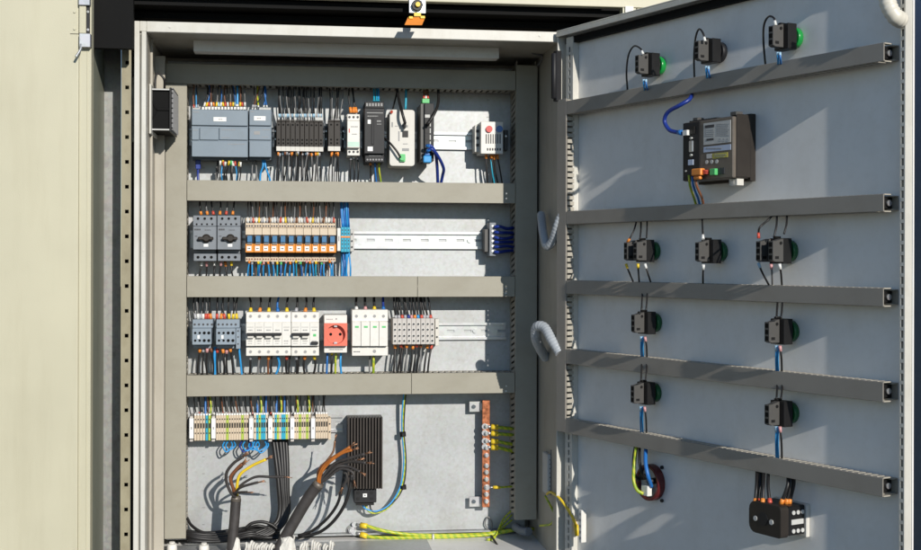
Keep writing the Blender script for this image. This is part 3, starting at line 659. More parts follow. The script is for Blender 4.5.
t = dev('network_switch', 'slim dark grey network switch with blue plugs in the top row', 'switch', 419, 101, 434, 163, .176)
b = MB(); b.pbox(424.5, 103, 434, 161, .176, .255); b.build('housing', 'charcoal', t, bev=.0008)
p = [A(424.3, 103, .178), A(424.3, 161, .178)]; a_, c_ = A(419.5, 103, .20), A(419.5, 161, .20)
q = MB(); q.pbox(420.5, 103.5, 433.7, 160.5, .182, .254); q.build('side_cover', 'block', t, bev=.0006)
q = MB()
for py in (124, 130.6, 137.2, 143.8): q.pbox(425.3, py - 2.4, 429.4, py + 2.4, .1754, .1759)
q.build('network_port', 'black', t)
q = MB()
for py in (124, 130.6, 137.2, 143.8): q.pbox(429.8, py - 2.4, 430.8, py + 2.4, .1752, .1759)
q.pbox(425, 114.5, 430, 117.5, .1754, .1759); q.build('port_frame', 'silverlabel', t)
q = MB(); q.pbox(422.3, 98.5, 429.5, 103, .19, .225); q.build('green_terminal', 'greenc', t, bev=.0006)
for k, (x, m) in enumerate(((424, 'redf'), (426, 'whf'), (428, 'redf'))): wire([(x + 1, 80, DY), (x, 90, .222), (x, 98.5, .208)], 'brownw', .0016, 'brown wire with a bright sleeve at the green plug of the network switch', 'wires at the green plug of the network switch', ends=[(1, m, .009, 1.5)])
wire([(437, 78, DY), (438.5, 95, .20), (437.5, 106, .178), (433, 116, .166), (427.5, 124.5, .165)], 'blackc', .0030, 'black network cable arching into the upper port of the network switch', cat='cable', name='cable', n=9, ends=[(1, 'blackc', .010, 1.3, 'plug')])
wire([(426.5, 146, .162), (431, 146, .158), (435, 152, .165), (437, 165, .19), (438, 190, DY)], 'navy', .0032, 'blue network cable hanging from the switch, left of a pair', cat='cable', name='cable', n=9, ends=[(0, 'blue', .009, 1.25, 'plug')])
wire([(427, 151, .162), (432, 149, .156), (438, 156, .165), (443.5, 168, .19), (442.5, 176, .21), (439.5, 190, DY)], 'navy', .0032, 'blue network cable hanging from the switch, right of a pair', cat='cable', name='cable', n=9, ends=[(0, 'blue', .009, 1.25, 'plug')])
q = dev('network_plug', 'light blue plug at the foot of the network switch', 'plug', 424, 155, 432, 163, .168); r_ = MB(); r_.pbox(423.5, 155.5, 431.5, 162.5, .165, .178); r_.build('plug_body', 'cyan', q, bev=.002, seg=2); r_ = MB(); r_.pbox(425, 152.5, 430, 155.3, .167, .176); r_.build('plug_latch', 'blue', q, bev=.0006)

t = dev('thermostat', 'cream twin thermostat with a red and a blue dial in the top row', 'thermostat', 480.5, 121, 503.5, 154, .20)
b = MB(); b.pbox(480.8, 121.5, 503.2, 153.8, .20, .262); b.build('housing', 'white', t, bev=.0015, seg=2)
q = MB(); q.pcyl(489.3, 128.8, .0068, .1955, .1999, 16); q.build('red_dial', 'redk', t); q = MB(); q.pcyl(499.6, 128.8, .0068, .1955, .1999, 16); q.build('blue_dial', 'bluek', t)
q = MB()
for k in range(7): q.pbox(485.8 + k * 2.3, 134, 486.8 + k * 2.3, 143.5, .1994, .1999)
for k in range(6): q.pbox(487 + k * 2.5, 148, 488.4 + k * 2.5, 150.4, .1994, .1999)
q.build('vent_slots', 'ink', t)
t = dev('end_clamp', 'cream end clamp at the left side of the twin thermostat', 'clamp', 474.5, 125, 480.5, 153, .222); q = MB(); q.pbox(474.8, 125, 480.2, 152, .222, .262); q.build('clamp_body', 'offwhite', t, bev=.0008)
q = MB()
for py in (131, 138, 145): q.pbox(476, py - 1.4, 479, py + 1.4, .2214, .2219)
q.build('clamp_slot', 'ink', t)
t = dev('end_clamp', 'grey end clamp in shade at the right side of the twin thermostat', 'clamp', 504, 130, 508, 150, .235); q = MB(); q.pbox(504, 130, 508, 150, .235, .262); q.build('clamp_body', 'block', t, bev=.0008); q = MB(); q.pcyl(506, 136, .002, .2335, .2349, 8); q.build('clamp_screw', 'steel', t)
bundle(5, (485.5, 499), 154.2, (486, 505), 189, .216, DY, [], 'black wire with an orange sleeve below the twin thermostat', 'wires below the twin thermostat', ends=[(0, ['oran', 'oran', 'brownw'], .009, 1.9)], cols=['blackc', 'blackc', 'teal', 'blackc'], r=.0017)

# ------------------------------------------------------------------ row 2
def motor_switch(label, x0, x1):
    t = dev('motor_switch', label, 'motor switch', x0, 215, x1, 261, .185, group='rotary motor switches'); xm = (x0 + x1) / 2; w = x1 - x0
    b = MB(); b.pbox(x0 + .2, 226.4, x1 - .2, 249.6, .185, .262); b.pbox(x0 + .2, 215.5, x1 - .2, 226.2, .197, .262); b.pbox(x0 + .8, 253.6, x1 - .2, 261, .199, .262); b.pbox(x0 + 1.2, 249.8, x1 - .6, 253.4, .217, .262)
    b.build('housing', 'swgrey', t, bev=.0008)
    q = MB()
    for k in range(3):
        q.pcyl(x0 + w * (.22 + .28 * k), 218.5, .0026, .1963, .1971, 12)
    for k in range(4): q.pcyl(x0 + w * (.16 + .22 * k), 224.2, .0019, .1963, .1971, 10)
    q.build('upper_terminal_hole', 'dark', t); q = MB()
    for k in range(3): q.pcyl(x0 + w * (.22 + .28 * k), 257.2, .0029, .1983, .1991, 12)
    q.build('lower_terminal_hole', 'dark', t)
    q = MB(); c = A(xm + 1.6, 238.3, .18); q.cyl((c.x, .1785, c.z), (c.x, .1848, c.z), .0085, n=18)
    q.box(c.x - .016, c.x + .014, .1735, .1784, c.z - .0034, c.z + .003); q.cyl((c.x, .1733, c.z), (c.x, .1784, c.z), .0068, n=16); q.build('rotary_knob', 'brown', t, bev=.0015)
    q = MB(); q.pbox(xm - 1, 243.8, xm + 3.5, 246.7, .1845, .1849); q.build('marking_label', 'paper', t)
    q = MB(); q.scrib(x0 + 1.5, x0 + 8, 229.5, .1848, 0, 1.6); q.scrib(x0 + 12, x0 + 18, 230, .1848, 0, .7); q.pbox(x0 + 2, 235.8, x0 + 4.6, 236.6, .1846, .1849); q.pbox(x0 + 3.5, 240, x0 + 7, 241, .184, .1849); q.build('print', 'ink', t)
motor_switch('blue grey rotary motor switch at the far left of the relay row', 192.8, 216.6); motor_switch('blue grey rotary motor switch beside the amber relays', 217, 240.6)
bundle(6, (195, 238), 196, (198, 235.5), 214.5, DY, .22, [], 'black wire with an orange sleeve above the rotary motor switches', 'wires above the rotary motor switches', ends=[(1, ['oran', 'oran', 'redf', 'oran', 'redf', 'oran'], .007, 1.9)], cols=['blackc', 'grey_wire', 'blackc'], r=.0017, bend=2)
bundle(6, (198, 236), 261.8, (194, 239), 284, .222, DY, [], 'black wire with a pastel sleeve below the rotary motor switches', 'wires below the rotary motor switches', ends=[(0, ['whf', 'pink', 'whf', 'pink', 'oran', 'yel'], .010, 1.7)], cols=['blackc'], r=.0018, bend=1.5)
pit_ = (336.4 - 245.4) / 11
t = dev('amber_relay', 'slim amber relay with a blue cover and white tag in the row of eleven', 'relay', 245.4, 216, 245.4 + pit_, 262, .19, group='amber relays with blue covers')
b = MB(); x0, x1 = 245.5, 245.4 + pit_ - .1; b.pbox(x0, 218, x1, 227.6, .205, .262); b.pbox(x0, 227.8, x1, 234.8, .195, .262); b.build('base', 'beige_t', t, bev=.0005); b = MB(); b.pbox(x0, 257.2, x1, 261.6, .207, .262); b.build('lower_terminal', 'beige_t', t, bev=.0005)
q = MB(); q.pbox(x0 + .1, 235, x1 - .1, 243.4, .200, .262); q.pbox(x0 + .02, 243.6, x1 - .02, 252.4, .1945, .262); q.build('socket_frame', 'amber', t, bev=.0005); q = MB(); q.pbox(x0 + .15, 235.1, x0 + 1.4, 243.5, .1965, .1998); q.pbox(x1 - 1.2, 235.1, x1 - .15, 243.5, .1965, .1998); q.build('retaining_clip', 'black', t)
q = MB(); q.pbox(x0 + 1.7, 235.6, x1 - 1.5, 242.2, .188, .1995); q.build('relay_cover', 'relayblue', t, bev=.0006); q = MB(); q.pbox(x0 + 1.6, 242.4, x1 - 1.5, 244.4, .192, .1944); q.build('relay_foot', 'grey_wire', t)
q = MB(); q.pbox(x0 + 1.3, 246, x1 - 2.2, 250.8, .1935, .1944); q.build('marking_tag', 'paper', t); q = MB(); q.scrib(x0 + 2.4, x1 - 3, 248.4, .1934, 0, 1.1); q.build('print', 'ink', t)
q = MB(); q.pbox(x0 + .1, 252.6, x1 - .1, 257, .215, .262); q.build('lower_recess', 'brown', t)
q = MB()
for k in range(3): q.pbox(x0 + .7 + k * 2.5, 225, x0 + 2.3 + k * 2.5, 226.8, .2044, .2049)
q.build('terminal_opening', 'ink', t); q = MB()
for k in range(3): q.pbox(x0 + .7 + k * 2.5, 221, x0 + 2.3 + k * 2.5, 223, .2044, .2049)
q.build('upper_opening', 'ink', t)
q = MB()
for k in range(3): q.pbox(x0 + .6 + k * 2.5, 258.3, x0 + 2.2 + k * 2.5, 260, .2064, .2069)
q.build('lower_opening', 'brownw', t)
rs = (A(336.4, 240, .19).x - A(245.4, 240, .19).x) / 11
for k in range(1, 11): dup(t, (rs * k, 0, 0))
bundle(33, (246, 336), 195, (246.8, 335.5), 222.5, DY, .203, [], 'thin dark wire with a pale sleeve above the row of amber relays', 'wires above the row of amber relays', ends=[(1, ['whf', 'grf', 'redf', 'whf', 'yel', 'grf', 'whf', 'grf', 'brownw', 'whf'], .011, 1.6)], cols=['blackc', 'blackc', 'grey_wire', 'blackc', 'brownw'], bend=1.5)
bundle(22, (246.5, 336), 261.7, (245.5, 336), 284, .207, DY, [], 'blue or teal wire below the row of amber relays', 'blue wires below the row of amber relays', ends=[(0, ['oran', 'grf', 'yel', 'greenc', 'pink'], .005, 1.5)], cols=['cyan', 'cyan', 'teal', 'blue', 'cyan'], r=.0017, bend=1.5)
bundle(18, (248, 336), 262, (248, 336), 284, .222, DY, [], 'thin dark wire between the blue wires below the amber relays', 'dark wires below the row of amber relays', ends=[(0, ['pink', 'grf', 'oran'], .006, 1.4)], cols=['blackc', 'brownw', 'grey_wire'], bend=1.5)
t = dev('end_marker', 'white end marker between the amber relays and the blue terminals', 'marker', 337.2, 228, 341, 251, .198); q = MB(); q.pbox(337.2, 228, 340.6, 251, .198, .262); q.build('marker_body', 'white', t, bev=.0006); q = MB(); q.pbox(338.4, 236, 339.4, 241, .1975, .1979); q.build('print', 'midink', t)
def term(name, label, group, x0, x1, y0, y1, yf, m, rows, hole=.8, clamp=True):
    t = dev(name, label, 'terminal', x0, y0, x1, y1, yf, group=group); b = MB(); b.pbox(x0 + .06, y0, x1 - .06, y1, yf, .262)
    b.build('housing', m, t, bev=.0004); q = MB(); xm = (x0 + x1) / 2
    for py, h in rows: q.pbox(xm - hole * .62, py - h, xm + hole * .62, py + h, yf - .0006, yf - .0001)
    q.build('clamp_opening', 'ink', t); return t
t = term('blue_terminal', 'slim blue terminal beside the amber relays', 'slim blue terminals beside the amber relays', 341, 344, 227, 252, .205, 'teal', ((230, .7), (233.5, .7), (240.5, .7), (244, .7), (248, .7)))
q = MB(); q.pbox(341, 236, 344, 237.6, .2035, .2049); q.build('jumper_strip', 'oran', t)
s_ = A(344, 240, .205).x - A(341, 240, .205).x
for k in (1, 2): dup(t, (s_ * k, 0, 0))
t = dev('end_clamp', 'grey end clamp right of the slim blue terminals', 'clamp', 350, 228, 354, 252, .225); q = MB(); q.pbox(350.2, 229, 354, 251.5, .225, .262); q.build('clamp_body', 'grey_t', t, bev=.0007)
q = MB();
for py in (234, 241, 247): q.pcyl(352, py, .002, .2235, .2249, 8)
q.build('clamp_screw', 'ink', t)
bundle(6, (340.5, 349.5), 195, (341.5, 349.5), 227, DY, .222, [], 'blue wire above the slim blue terminals', 'blue wires above the slim blue terminals', cols=['blue', 'cyan', 'blue'], r=.0018, bend=1.2)
bundle(6, (341.5, 349.5), 252.2, (340, 351), 284, .222, DY, [], 'blue wire below the slim blue terminals', 'blue wires below the slim blue terminals', cols=['cyan', 'blue', 'cyan'], r=.0018, bend=1.5)
t = dev('shaded_terminal_block', 'dark shaded terminal block with blue cables at the right end of the relay row', 'terminal', 484, 224, 497, 256, .215)
q = MB()
q.pbox(489.5, 222.5, 496, 256, .22, .262); q.build('housing', 'swgrey', t, bev=.0008); q = MB(); q.pbox(484.5, 229, 488.8, 252, .228, .262); q.build('end_clamp', 'block', t, bev=.0008)
q = MB()
for py in (226, 231, 236, 241, 246, 251): q.pcyl(492.7, py, .0026, .2185, .2199, 8)
q.build('terminal_screw', 'steel', t)
for k in range(6):
    y_ = 227 + k * 5
    wire([(494.5, y_, .216), (500, y_ + U(-1.5, 1.5), .212), (508, y_ + U(-2, 2), .222), (519, y_ + U(-3, 3), .24)], 'navy', .0033, 'dark blue cable from the shaded terminal block into the right duct', 'dark blue cables at the shaded terminal block', cat='cable', name='cable', n=8)

# ------------------------------------------------------------------ row 3
def contactor(label, x0, x1, side):
    t = dev('contactor', label, 'contactor', x0, 319, x1, 345, .18, group='small blue grey contactors')
    b = MB(); b.pbox(x0 + .3, 319.5, x1 + (4.2 if side else 1.5), 328, .197, .262); b.pbox(x0, 328.5, x1, 344.8, .18, .262); b.pbox(x0 + 1, 345, x1 - .5, 348.5, .21, .262)
    if side: b.pbox(x1 + .5, 328.2, x1 + 5, 349, .195, .262)
    b.build('housing', 'contact', t, bev=.0008)
    q = MB()
    for k in range(4):
        for py in (333, 340.6):
            q.pcyl(x0 + 3 + k * (x1 - x0 - 5.5) / 3, py, .0030 if k > 1 else .0024, .1792, .1801, 12)
    q.build('contact_hole', 'dark', t)
    q = MB()
    for k in range(5): q.pcyl(x0 + 2.5 + k * 4.3, 324.5, .0022, .1962, .1971, 10)
    if side:
        for py in (331, 337, 344): q.pcyl(x1 + 2.7, py, .0016, .1942, .1951, 8)
    q.build('terminal_screw', 'ink', t)
    q = MB(); q.pbox(x0 + 5.2, 335.2, x0 + 7.5, 338.8, .1794, .1799); q.build('marking_label', 'paper', t)
contactor('small blue grey contactor at the far left of the breaker row', 192.2, 211.3, False); contactor('small blue grey contactor with a side module beside the breakers', 216, 235.4, True)
bundle(7, (194, 212), 292, (194.5, 212), 318.5, DY, .222, [], 'black wire with a white or red sleeve above the contactors', 'wires above the two contactors', ends=[(1, ['grf', 'whf', 'grf', 'whf', 'redf', 'redf', 'oran'], .010, 1.9)], cols=['blackc', 'grey_wire', 'blackc'], r=.0017, bend=2)
bundle(6, (214, 240), 292, (215, 239), 318.5, DY, .222, [], 'black wire with a red or yellow sleeve above the right contactor', 'wires above the right contactor', ends=[(1, ['redf', 'oran', 'redf', 'yel', 'yel', 'yel'], .010, 1.9)], cols=['blackc'], r=.0017, bend=2.5)
bundle(8, (196, 234), 349, (195, 236), 381, .215, DY, [], 'black wire with a small sleeve below the two contactors', 'black wires below the two contactors', ends=[(0, ['oran', 'grf', 'pink', 'brownw', 'redf', 'oran', 'pink'], .008, 1.7)], cols=['blackc'], r=.0021, bend=1.5)
wire([(215, 347, .222), (214.5, 360, .222), (215, 381, DY)], 'cyan', .0030, 'light blue wire between the two contactors'); wire([(239, 348, .22), (240.5, 362, .222), (242.5, 381, DY)], 'cyan', .0022, 'light blue wire at the right side of the right contactor')
def breaker(name, label, cat, x0, n, pw, wide):
    x1 = x0 + n * pw; t = dev(name, label, cat, x0, 312, x1, 356, .185)
    b = MB()
    b.pbox(x0 + .1, 322.5, x1 - .1, 346, .185, .262); b.pbox(x0 + .1, 312.2, x1 - .1, 322.3, .196, .262); b.pbox(x0 + .1, 346.8, x1 - .1, 355.8, .196, .262); b.build('housing', 'white', t, bev=.0006)
    for py in (316.3, 351.8):
      q = MB()
      for k in range(n): q.ring((A(x0 + pw * (k + .5), py, .195).x, A(x0 + pw * (k + .5), py, .195).z), .0034, .0026, .1952, .1962, 14)
      q.build('screw_collar', 'grey_t', t); q = MB()
      for k in range(n): q.pcyl(x0 + pw * (k + .5), py, .0025, .1955, .1963, 12)
      q.build('terminal_screw', 'midink', t)
    m_ = 4 if wide else 2
    q = MB(); q.pbox(x0 + .5, 333.2, x0 + pw * m_ - .5, 335.6, .172, .1849); q.build('toggle_bar', 'charcoal', t, bev=.0006)
    q = MB()
    for k in range(m_): q.pbox(x0 + pw * k + 1.5, 335.9, x0 + pw * (k + 1) - 1.5, 338.2, .176, .1849)
    q.build('toggle', 'offwhite', t, bev=.0004)
    q = MB()
    for k in range(1, n): q.pbox(x0 + pw * k - .12, 322.8, x0 + pw * k + .12, 345.5, .1846, .1849)
    for k in range(n):
        if k != 3: q.pbox(x0 + pw * k + 1, 327, x0 + pw * (k + 1) - 1.5, 327.4, .1845, .1849)
        q.scrib(x0 + pw * k + 2.2, x0 + pw * (k + 1) - 2.5, 330.2, .1848, 0, 1.2)
        q.scrib(x0 + pw * k + 2, x0 + pw * (k + 1) - 2.6, 341, .1848, 0, .9); q.scrib(x0 + pw * k + 2, x0 + pw * (k + 1) - 3, 343.4, .1848, 0, .6)
    q.build('print', 'midink', t)
    if not wide: q = MB(); q.pbox(x1 - 8, 341.8, x1 - 1, 344.4, .178, .1849); q.build('test_button', 'charcoal', t, bev=.0005); q = MB(); q.pbox(x1 - 6, 334, x1 - 3, 336.5, .1845, .1849); q.build('green_mark', 'greenc', t)
    return t
breaker('circuit_breaker', 'wide white five pole circuit breaker with a long dark toggle bar', 'breaker', 246, 5, 9.02, True); breaker('circuit_breaker', 'white three pole circuit breaker beside the red socket', 'breaker', 291.4, 3, 9.25, False)
BT = ['yel', 'oran', 'yel', 'blue', 'yel', 'grf', 'oran', 'yel']
for k in range(8):
    x = 250.5 + k * 9.1; c = ['blackc', 'blackc', 'blackc', 'blue', 'blackc', 'blackc', 'blackc', 'blackc'][k]
    wire([(x + U(-3, 3), 290, DY), (x + U(-1.6, 1.6), 303, .222), (x, 311.8, .215)], c, .0022, ('blue wire above the wide circuit breaker' if c == 'blue' else 'black wire with a bright sleeve above the circuit breakers'), None if c == 'blue' else 'black wires above the circuit breakers', ends=[(1, BT[k], .008, 1.8)])
    c = ['blackc', 'grey_wire', 'brownw', 'cyan', 'blackc', 'blackc', 'blackc', 'blackc'][k]
    wire([(x, 356.2, .215), (x + U(-1.8, 1.8), 366, .218), (x - 2 + U(-4, 4), 381, DY)], c, .0023, ('light blue wire below the wide circuit breaker' if c == 'cyan' else 'dark wire with a small sleeve below the circuit breakers'), None if c == 'cyan' else 'dark wires below the circuit breakers', ends=[(0, ['grf', 'brownw', 'oran', 'cyan', 'redf', 'grf', 'oran', 'yel'][k], .007, 1.6)])
    if k in (2, 4, 5): wire([(x + 3, 356.2, .222), (x + 2.5, 366, .222), (x + 1, 381, DY)], 'blackc', .0018, 'thin black wire beside the dark wires below the circuit breakers', 'thin black wires below the circuit breakers')
t = dev('socket_outlet', 'salmon red earthed socket outlet on a white base in the breaker row', 'socket', 324, 315, 347, 353, .19)
b = MB(); b.pbox(324.2, 315, 347, 352.8, .195, .262); b.build('base', 'white', t, bev=.0008)
b = MB(); x0, x1 = A(324, 334, .185).x, A(347.2, 334, .185).x; z0, z1 = A(335, 345.8, .185).z, A(335, 323.3, .185).z; cx, cz = (x0 + x1) / 2, (z0 + z1) / 2; ro = min(x1 - x0, z1 - z0) / 2 * .86
N = 24; vs = []
for i in range(N):
    an = 2 * math.pi * i / N; c_, s_ = math.cos(an), math.sin(an); k_ = 1 / max(abs(c_), abs(s_))
    vs += [(cx + (x1 - x0) / 2 * c_ * k_, .180, cz + (z1 - z0) / 2 * s_ * k_), (cx + ro * c_, .180, cz + ro * s_), (cx + ro * .96 * c_, .1935, cz + ro * .96 * s_), (cx + (x1 - x0) / 2 * c_ * k_, .1948, cz + (z1 - z0) / 2 * s_ * k_), (cx, .1935, cz)]
fs = []
for i in range(N):
    a_, c_ = 5 * i, 5 * ((i + 1) % N); fs += [(a_, c_, c_ + 1, a_ + 1), (a_ + 1, c_ + 1, c_ + 2, a_ + 2), (a_ + 2, c_ + 2, c_ + 4), (c_, a_, a_ + 3, c_ + 3)]
b.add(vs, fs); so = b.build('socket_face', 'red', t)
q = MB(); q.cyl((cx - .0095, .1931, cz), (cx - .0095, .194, cz), .0030); q.cyl((cx + .0095, .1931, cz), (cx + .0095, .194, cz), .0030); q.build('socket_hole', 'dark', so)
q = MB(); q.box(cx - .003, cx + .003, .184, .193, cz + ro * .78, cz + ro * .95); q.box(cx - .003, cx + .003, .184, .193, cz - ro * .95, cz - ro * .78); q.build('earth_clip', 'steel', so)
q = MB(); q.scrib(326.5, 333, 319.3, .1948); q.pcyl(336.3, 319, .0018, .1944, .1949, 8); q.scrib(329, 343, 349.5, .1948, 0, 1.4); q.build('print', 'midink', t)
for x, m, l in ((327, 'blue', 'blue wire below the red socket outlet'), (331.5, 'blackc', 'black wire below the red socket outlet'), (335.5, 'gy', 'green and yellow wire below the red socket outlet'), (340.5, 'cyan', 'light blue wire below the red socket outlet')):
    wire([(x + .5, 353, .22), (x, 364, .218), (x - .5 + (2 if m == 'cyan' else 0), 381, DY)], m, .0022, l, ends=[(0, 'yel', .005, 1.4)] if m == 'blackc' else ())
t = dev('surge_arrester', 'white four module surge arrester with green windows', 'surge arrester', 351.8, 309.5, 388, 356, .186)
b = MB(); b.pbox(352, 309.8, 388, 321.5, .196, .262); b.pbox(352, 346.6, 388, 355.8, .196, .262)
for k in range(4): b.pbox(352.1 + k * 9, 321.8, 360.8 + k * 9, 346.2, .184, .262)
b.build('housing', 'white', t, bev=.0007)
q = MB()
for k in range(4): q.pcyl(356.5 + k * 9, 316.2, .0031, .1953, .1962, 12)
q.pcyl(374.5, 351.3, .0034, .1953, .1962, 12); q.build('terminal_screw', 'midink', t)
q = MB()
for k in range(4): q.pbox(355 + k * 9, 326, 358.8 + k * 9, 327.8, .1834, .1839)
q.build('status_window', 'greenc', t); q = MB(); q.scrib(353.5, 360, 351.8, .1957); q.build('print', 'ink', t)
for k, (m, s_) in enumerate((('blackc', 'whf'), ('blackc', 'pink'), ('blackc', 'yel'), ('navy', 'blue'))):
    x = 356.5 + 9 * k; wire([(x + U(-1, 1), 290, DY), (x - .5, 302, .222), (x, 309.5, .215)], m, .0026, ('dark blue wire above the surge arrester' if m == 'navy' else 'thick black wire above the surge arrester'), None if m == 'navy' else 'black wires above the surge arrester', ends=[(1, s_, .006, 1.5)])
wire([(373.5, 356, .215), (373.5, 366, .215), (373, 381, DY)], 'gy', .0027, 'green and yellow wire below the surge arrester'); wire([(370, 356, .225), (369.5, 366, .225), (369.5, 381, DY)], 'grey_wire', .0018, 'thin grey wire below the surge arrester')
t = dev('grey_terminal', 'pale grey terminal with round screw holes right of the surge arrester', 'terminal', 392.8, 318.5, 397.4, 344.5, .2, group='pale grey screw terminals')
b = MB(); b.pbox(392.85, 318.5, 397.3, 344.5, .203, .262); b.build('housing', 'grey_t', t, bev=.0005); q = MB()
for py in (324.2, 329.8, 336, 341): q.pcyl(395.1, py, .0034, .2022, .2029, 10)
q.build('screw_collar', 'white', t); q = MB()
for py in (324.2, 329.8, 336, 341): q.pcyl(395.1, py, .0024, .2016, .2023, 10)
q.build('terminal_screw', 'ink', t)
s_ = A(397.4, 330, .2).x - A(392.8, 330, .2).x
for k in range(1, 9): dup(t, (s_ * k + (.0006 if k > 2 else 0) + (.0006 if k > 5 else 0), 0, 0))
t = dev('end_clamp', 'grey end clamp right of the pale grey terminals', 'clamp', 434.8, 319, 439, 346, .225); q = MB(); q.pbox(435.2, 319, 439, 346, .225, .262); q.build('clamp_body', 'offwhite', t, bev=.0007); q = MB(); q.pcyl(437, 328, .002, .2235, .2249, 8); q.pcyl(437, 337, .002, .2235, .2249, 8); q.build('clamp_screw', 'ink', t)
bundle(12, (391, 429), 290, (394.5, 432.5), 318.3, DY, .222, [], 'black wire curving down into the pale grey terminals', 'black wires above the pale grey terminals', ends=[(1, ['grf', 'grf', 'redf', 'grf', 'navy', 'pink', 'oran', 'cyan', 'redf'], .007, 1.6)], cols=['blackc'], r=.0021, bend=1)
bundle(10, (394, 432), 344.8, (391, 429), 381, .222, DY, [], 'black wire slanting down from the pale grey terminals', 'black wires below the pale grey terminals', ends=[(0, ['oran', 'redf', 'brownw', 'oran'], .007, 1.7)], cols=['blackc', 'blackc', 'blackc', 'grey_wire'], r=.0021, bend=1)

# ------------------------------------------------------------------ row 4: long terminal strip
ROWS = ((419.5, .6), (426, 2.2), (433.5, .6))
def strip_term(m, lab, grp):
    t = dev('strip_terminal', lab, 'terminal', 194, 414, 196.5, 441, .215, group=grp)
    b = MB(); b.pbox(194.05, 415.8, 196.45, 440.8, .215, .262); b.build('housing', m, t, bev=.0004)
    q = MB(); q.pbox(194.3, 414, 196.2, 415.6, .218, .235); q.build('marker_tag', 'paper', t)
    q = MB(); q.pbox(194.7, 419, 195.8, 420.4, .2143, .2149); q.pbox(194.5, 423.5, 196, 428.5, .2143, .2149); q.pbox(194.7, 432.8, 195.8, 434.2, .2143, .2149); q.build('clamp_opening', 'brown', t)
    return t
TT = {}
def put(px, m):
    lab, grp = {'beige_t': ('slim beige terminal in the long strip on the lowest rail', 'beige strip terminals'), 'teal': ('slim light blue terminal in the long strip on the lowest rail', 'light blue strip terminals'), 'greent': ('slim green and yellow terminal in the long strip on the lowest rail', 'green and yellow strip terminals')}[m]
    x = A(px, 428, .215).x - A(194, 428, .215).x
    if m not in TT: TT[m] = strip_term(m, lab, grp); TT[m].location.x += x; ORG[TT[m].name] = (CAB, ORG[TT[m].name][1]); TT[m]['x'] = x; return
    dup(TT[m], (x - TT[m]['x'], 0, 0))
B_, T_, G_ = 'beige_t', 'teal', 'greent'
secs = ((194, [B_, B_, B_, B_, T_, G_]), (216, [B_, B_, B_, B_, G_, B_, B_, B_, B_, B_, G_, B_, B_]), (253.8, [B_, T_, G_, T_, T_, B_][0:6]), (272.4, [B_, T_, G_, B_, T_, T_, G_, B_]), (294, [B_, B_, G_, B_, B_, G_, B_]), (315.6, [B_] * 5))
ends_ = (211, 248.8, 268, 290, 310.8, 328)
for (x0, seq), xe_ in zip(secs, ends_):
    st_ = (xe_ - x0) / len(seq)
    for k, m in enumerate(seq): put(x0 + k * st_ + (st_ - 2.5) / 2, m)
for i in list(TT.values()): del i['x']
MK = ('far left', 'second from the left', 'third from the left', 'third from the right', 'second from the right', 'far right')
for (x, l) in zip((189.2, 211.2, 249, 268.1, 290.1, 310.9), MK):
    t = dev('end_marker', f'tall white end marker in the long terminal strip, {l}', 'marker', x, 418, x + 4.3, 442, .206, group='white markers in the long terminal strip'); q = MB(); q.pbox(x + .1, 418.5, x + 4.3, 438.8, .206, .214); q.build('marker_plate', 'paper', t, bev=.0005)
    q = MB(); q.pbox(x + .6, 416.5, x + 3.8, 441.6, .2145, .262); q.build('clamp_body', 'grey_t', t); q = MB(); q.pbox(x + 1.6, 427, x + 2.8, 429.6, .2056, .2059); q.build('print', 'midink', t)
t = dev('end_clamp', 'beige end clamp closing the right end of the long terminal strip', 'clamp', 328, 417, 332, 440, .228); q = MB(); q.pbox(328.2, 418, 331, 440, .228, .262); q.build('clamp_body', 'beige_t', t, bev=.0006); q = MB(); q.pcyl(329.7, 424, .0016, .2265, .2279, 8); q.pcyl(329.7, 432, .0016, .2265, .2279, 8); q.build('clamp_screw', 'ink', t)
bundle(44, (192, 326), 387, (194.8, 326.5), 415, DY, .236, [], 'thin dark wire between the lowest duct and the long terminal strip', 'dark wires above the long terminal strip', ends=[(1, ['grf', 'redf', 'whf', 'pink', 'brownw', 'grf', 'whf', 'grf'], .006, 1.5)], cols=['blackc', 'grey_wire', 'blackc', 'blackc', 'brownw'], bend=1.6)
for x in (205.5, 257.5, 266, 276.5, 284.5):
    wire([(x + 1, 387, DY), (x, 402, .228), (x, 416, .222)], 'blue', .0021, 'bright blue wire above the long terminal strip', 'bright blue wires above the long terminal strip')
for x in (210, 260.5, 280.5, 297, 308.5):
    wire([(x - 1, 387, DY), (x + 1, 406, .222), (x, 416, .222)], 'gy', .0018, 'green and yellow wire above the long terminal strip', 'green and yellow wires above the long terminal strip')
for i, (xa_, xb_, dz) in enumerate(((224, 231, 11), (227, 234, 9), (241, 249, 11), (244, 252, 10), (250, 258, 9), (254, 265, 10), (257, 267, 12))):
    wire([(xa_ + 1.5, 440.5, .235), (xa_ - 1.2, 446, .222), ((xa_ + xb_) / 2 - 1, 441 + dz, .215), (xb_ + 1.2, 446, .222), (xb_ - .5, 440.5, .235)], 'cyan' if i not in (2,) else 'navy', .0016, 'light blue wire loop hanging under the long terminal strip', 'blue wire loops under the long terminal strip', name='wire_loop', n=6, per=7)
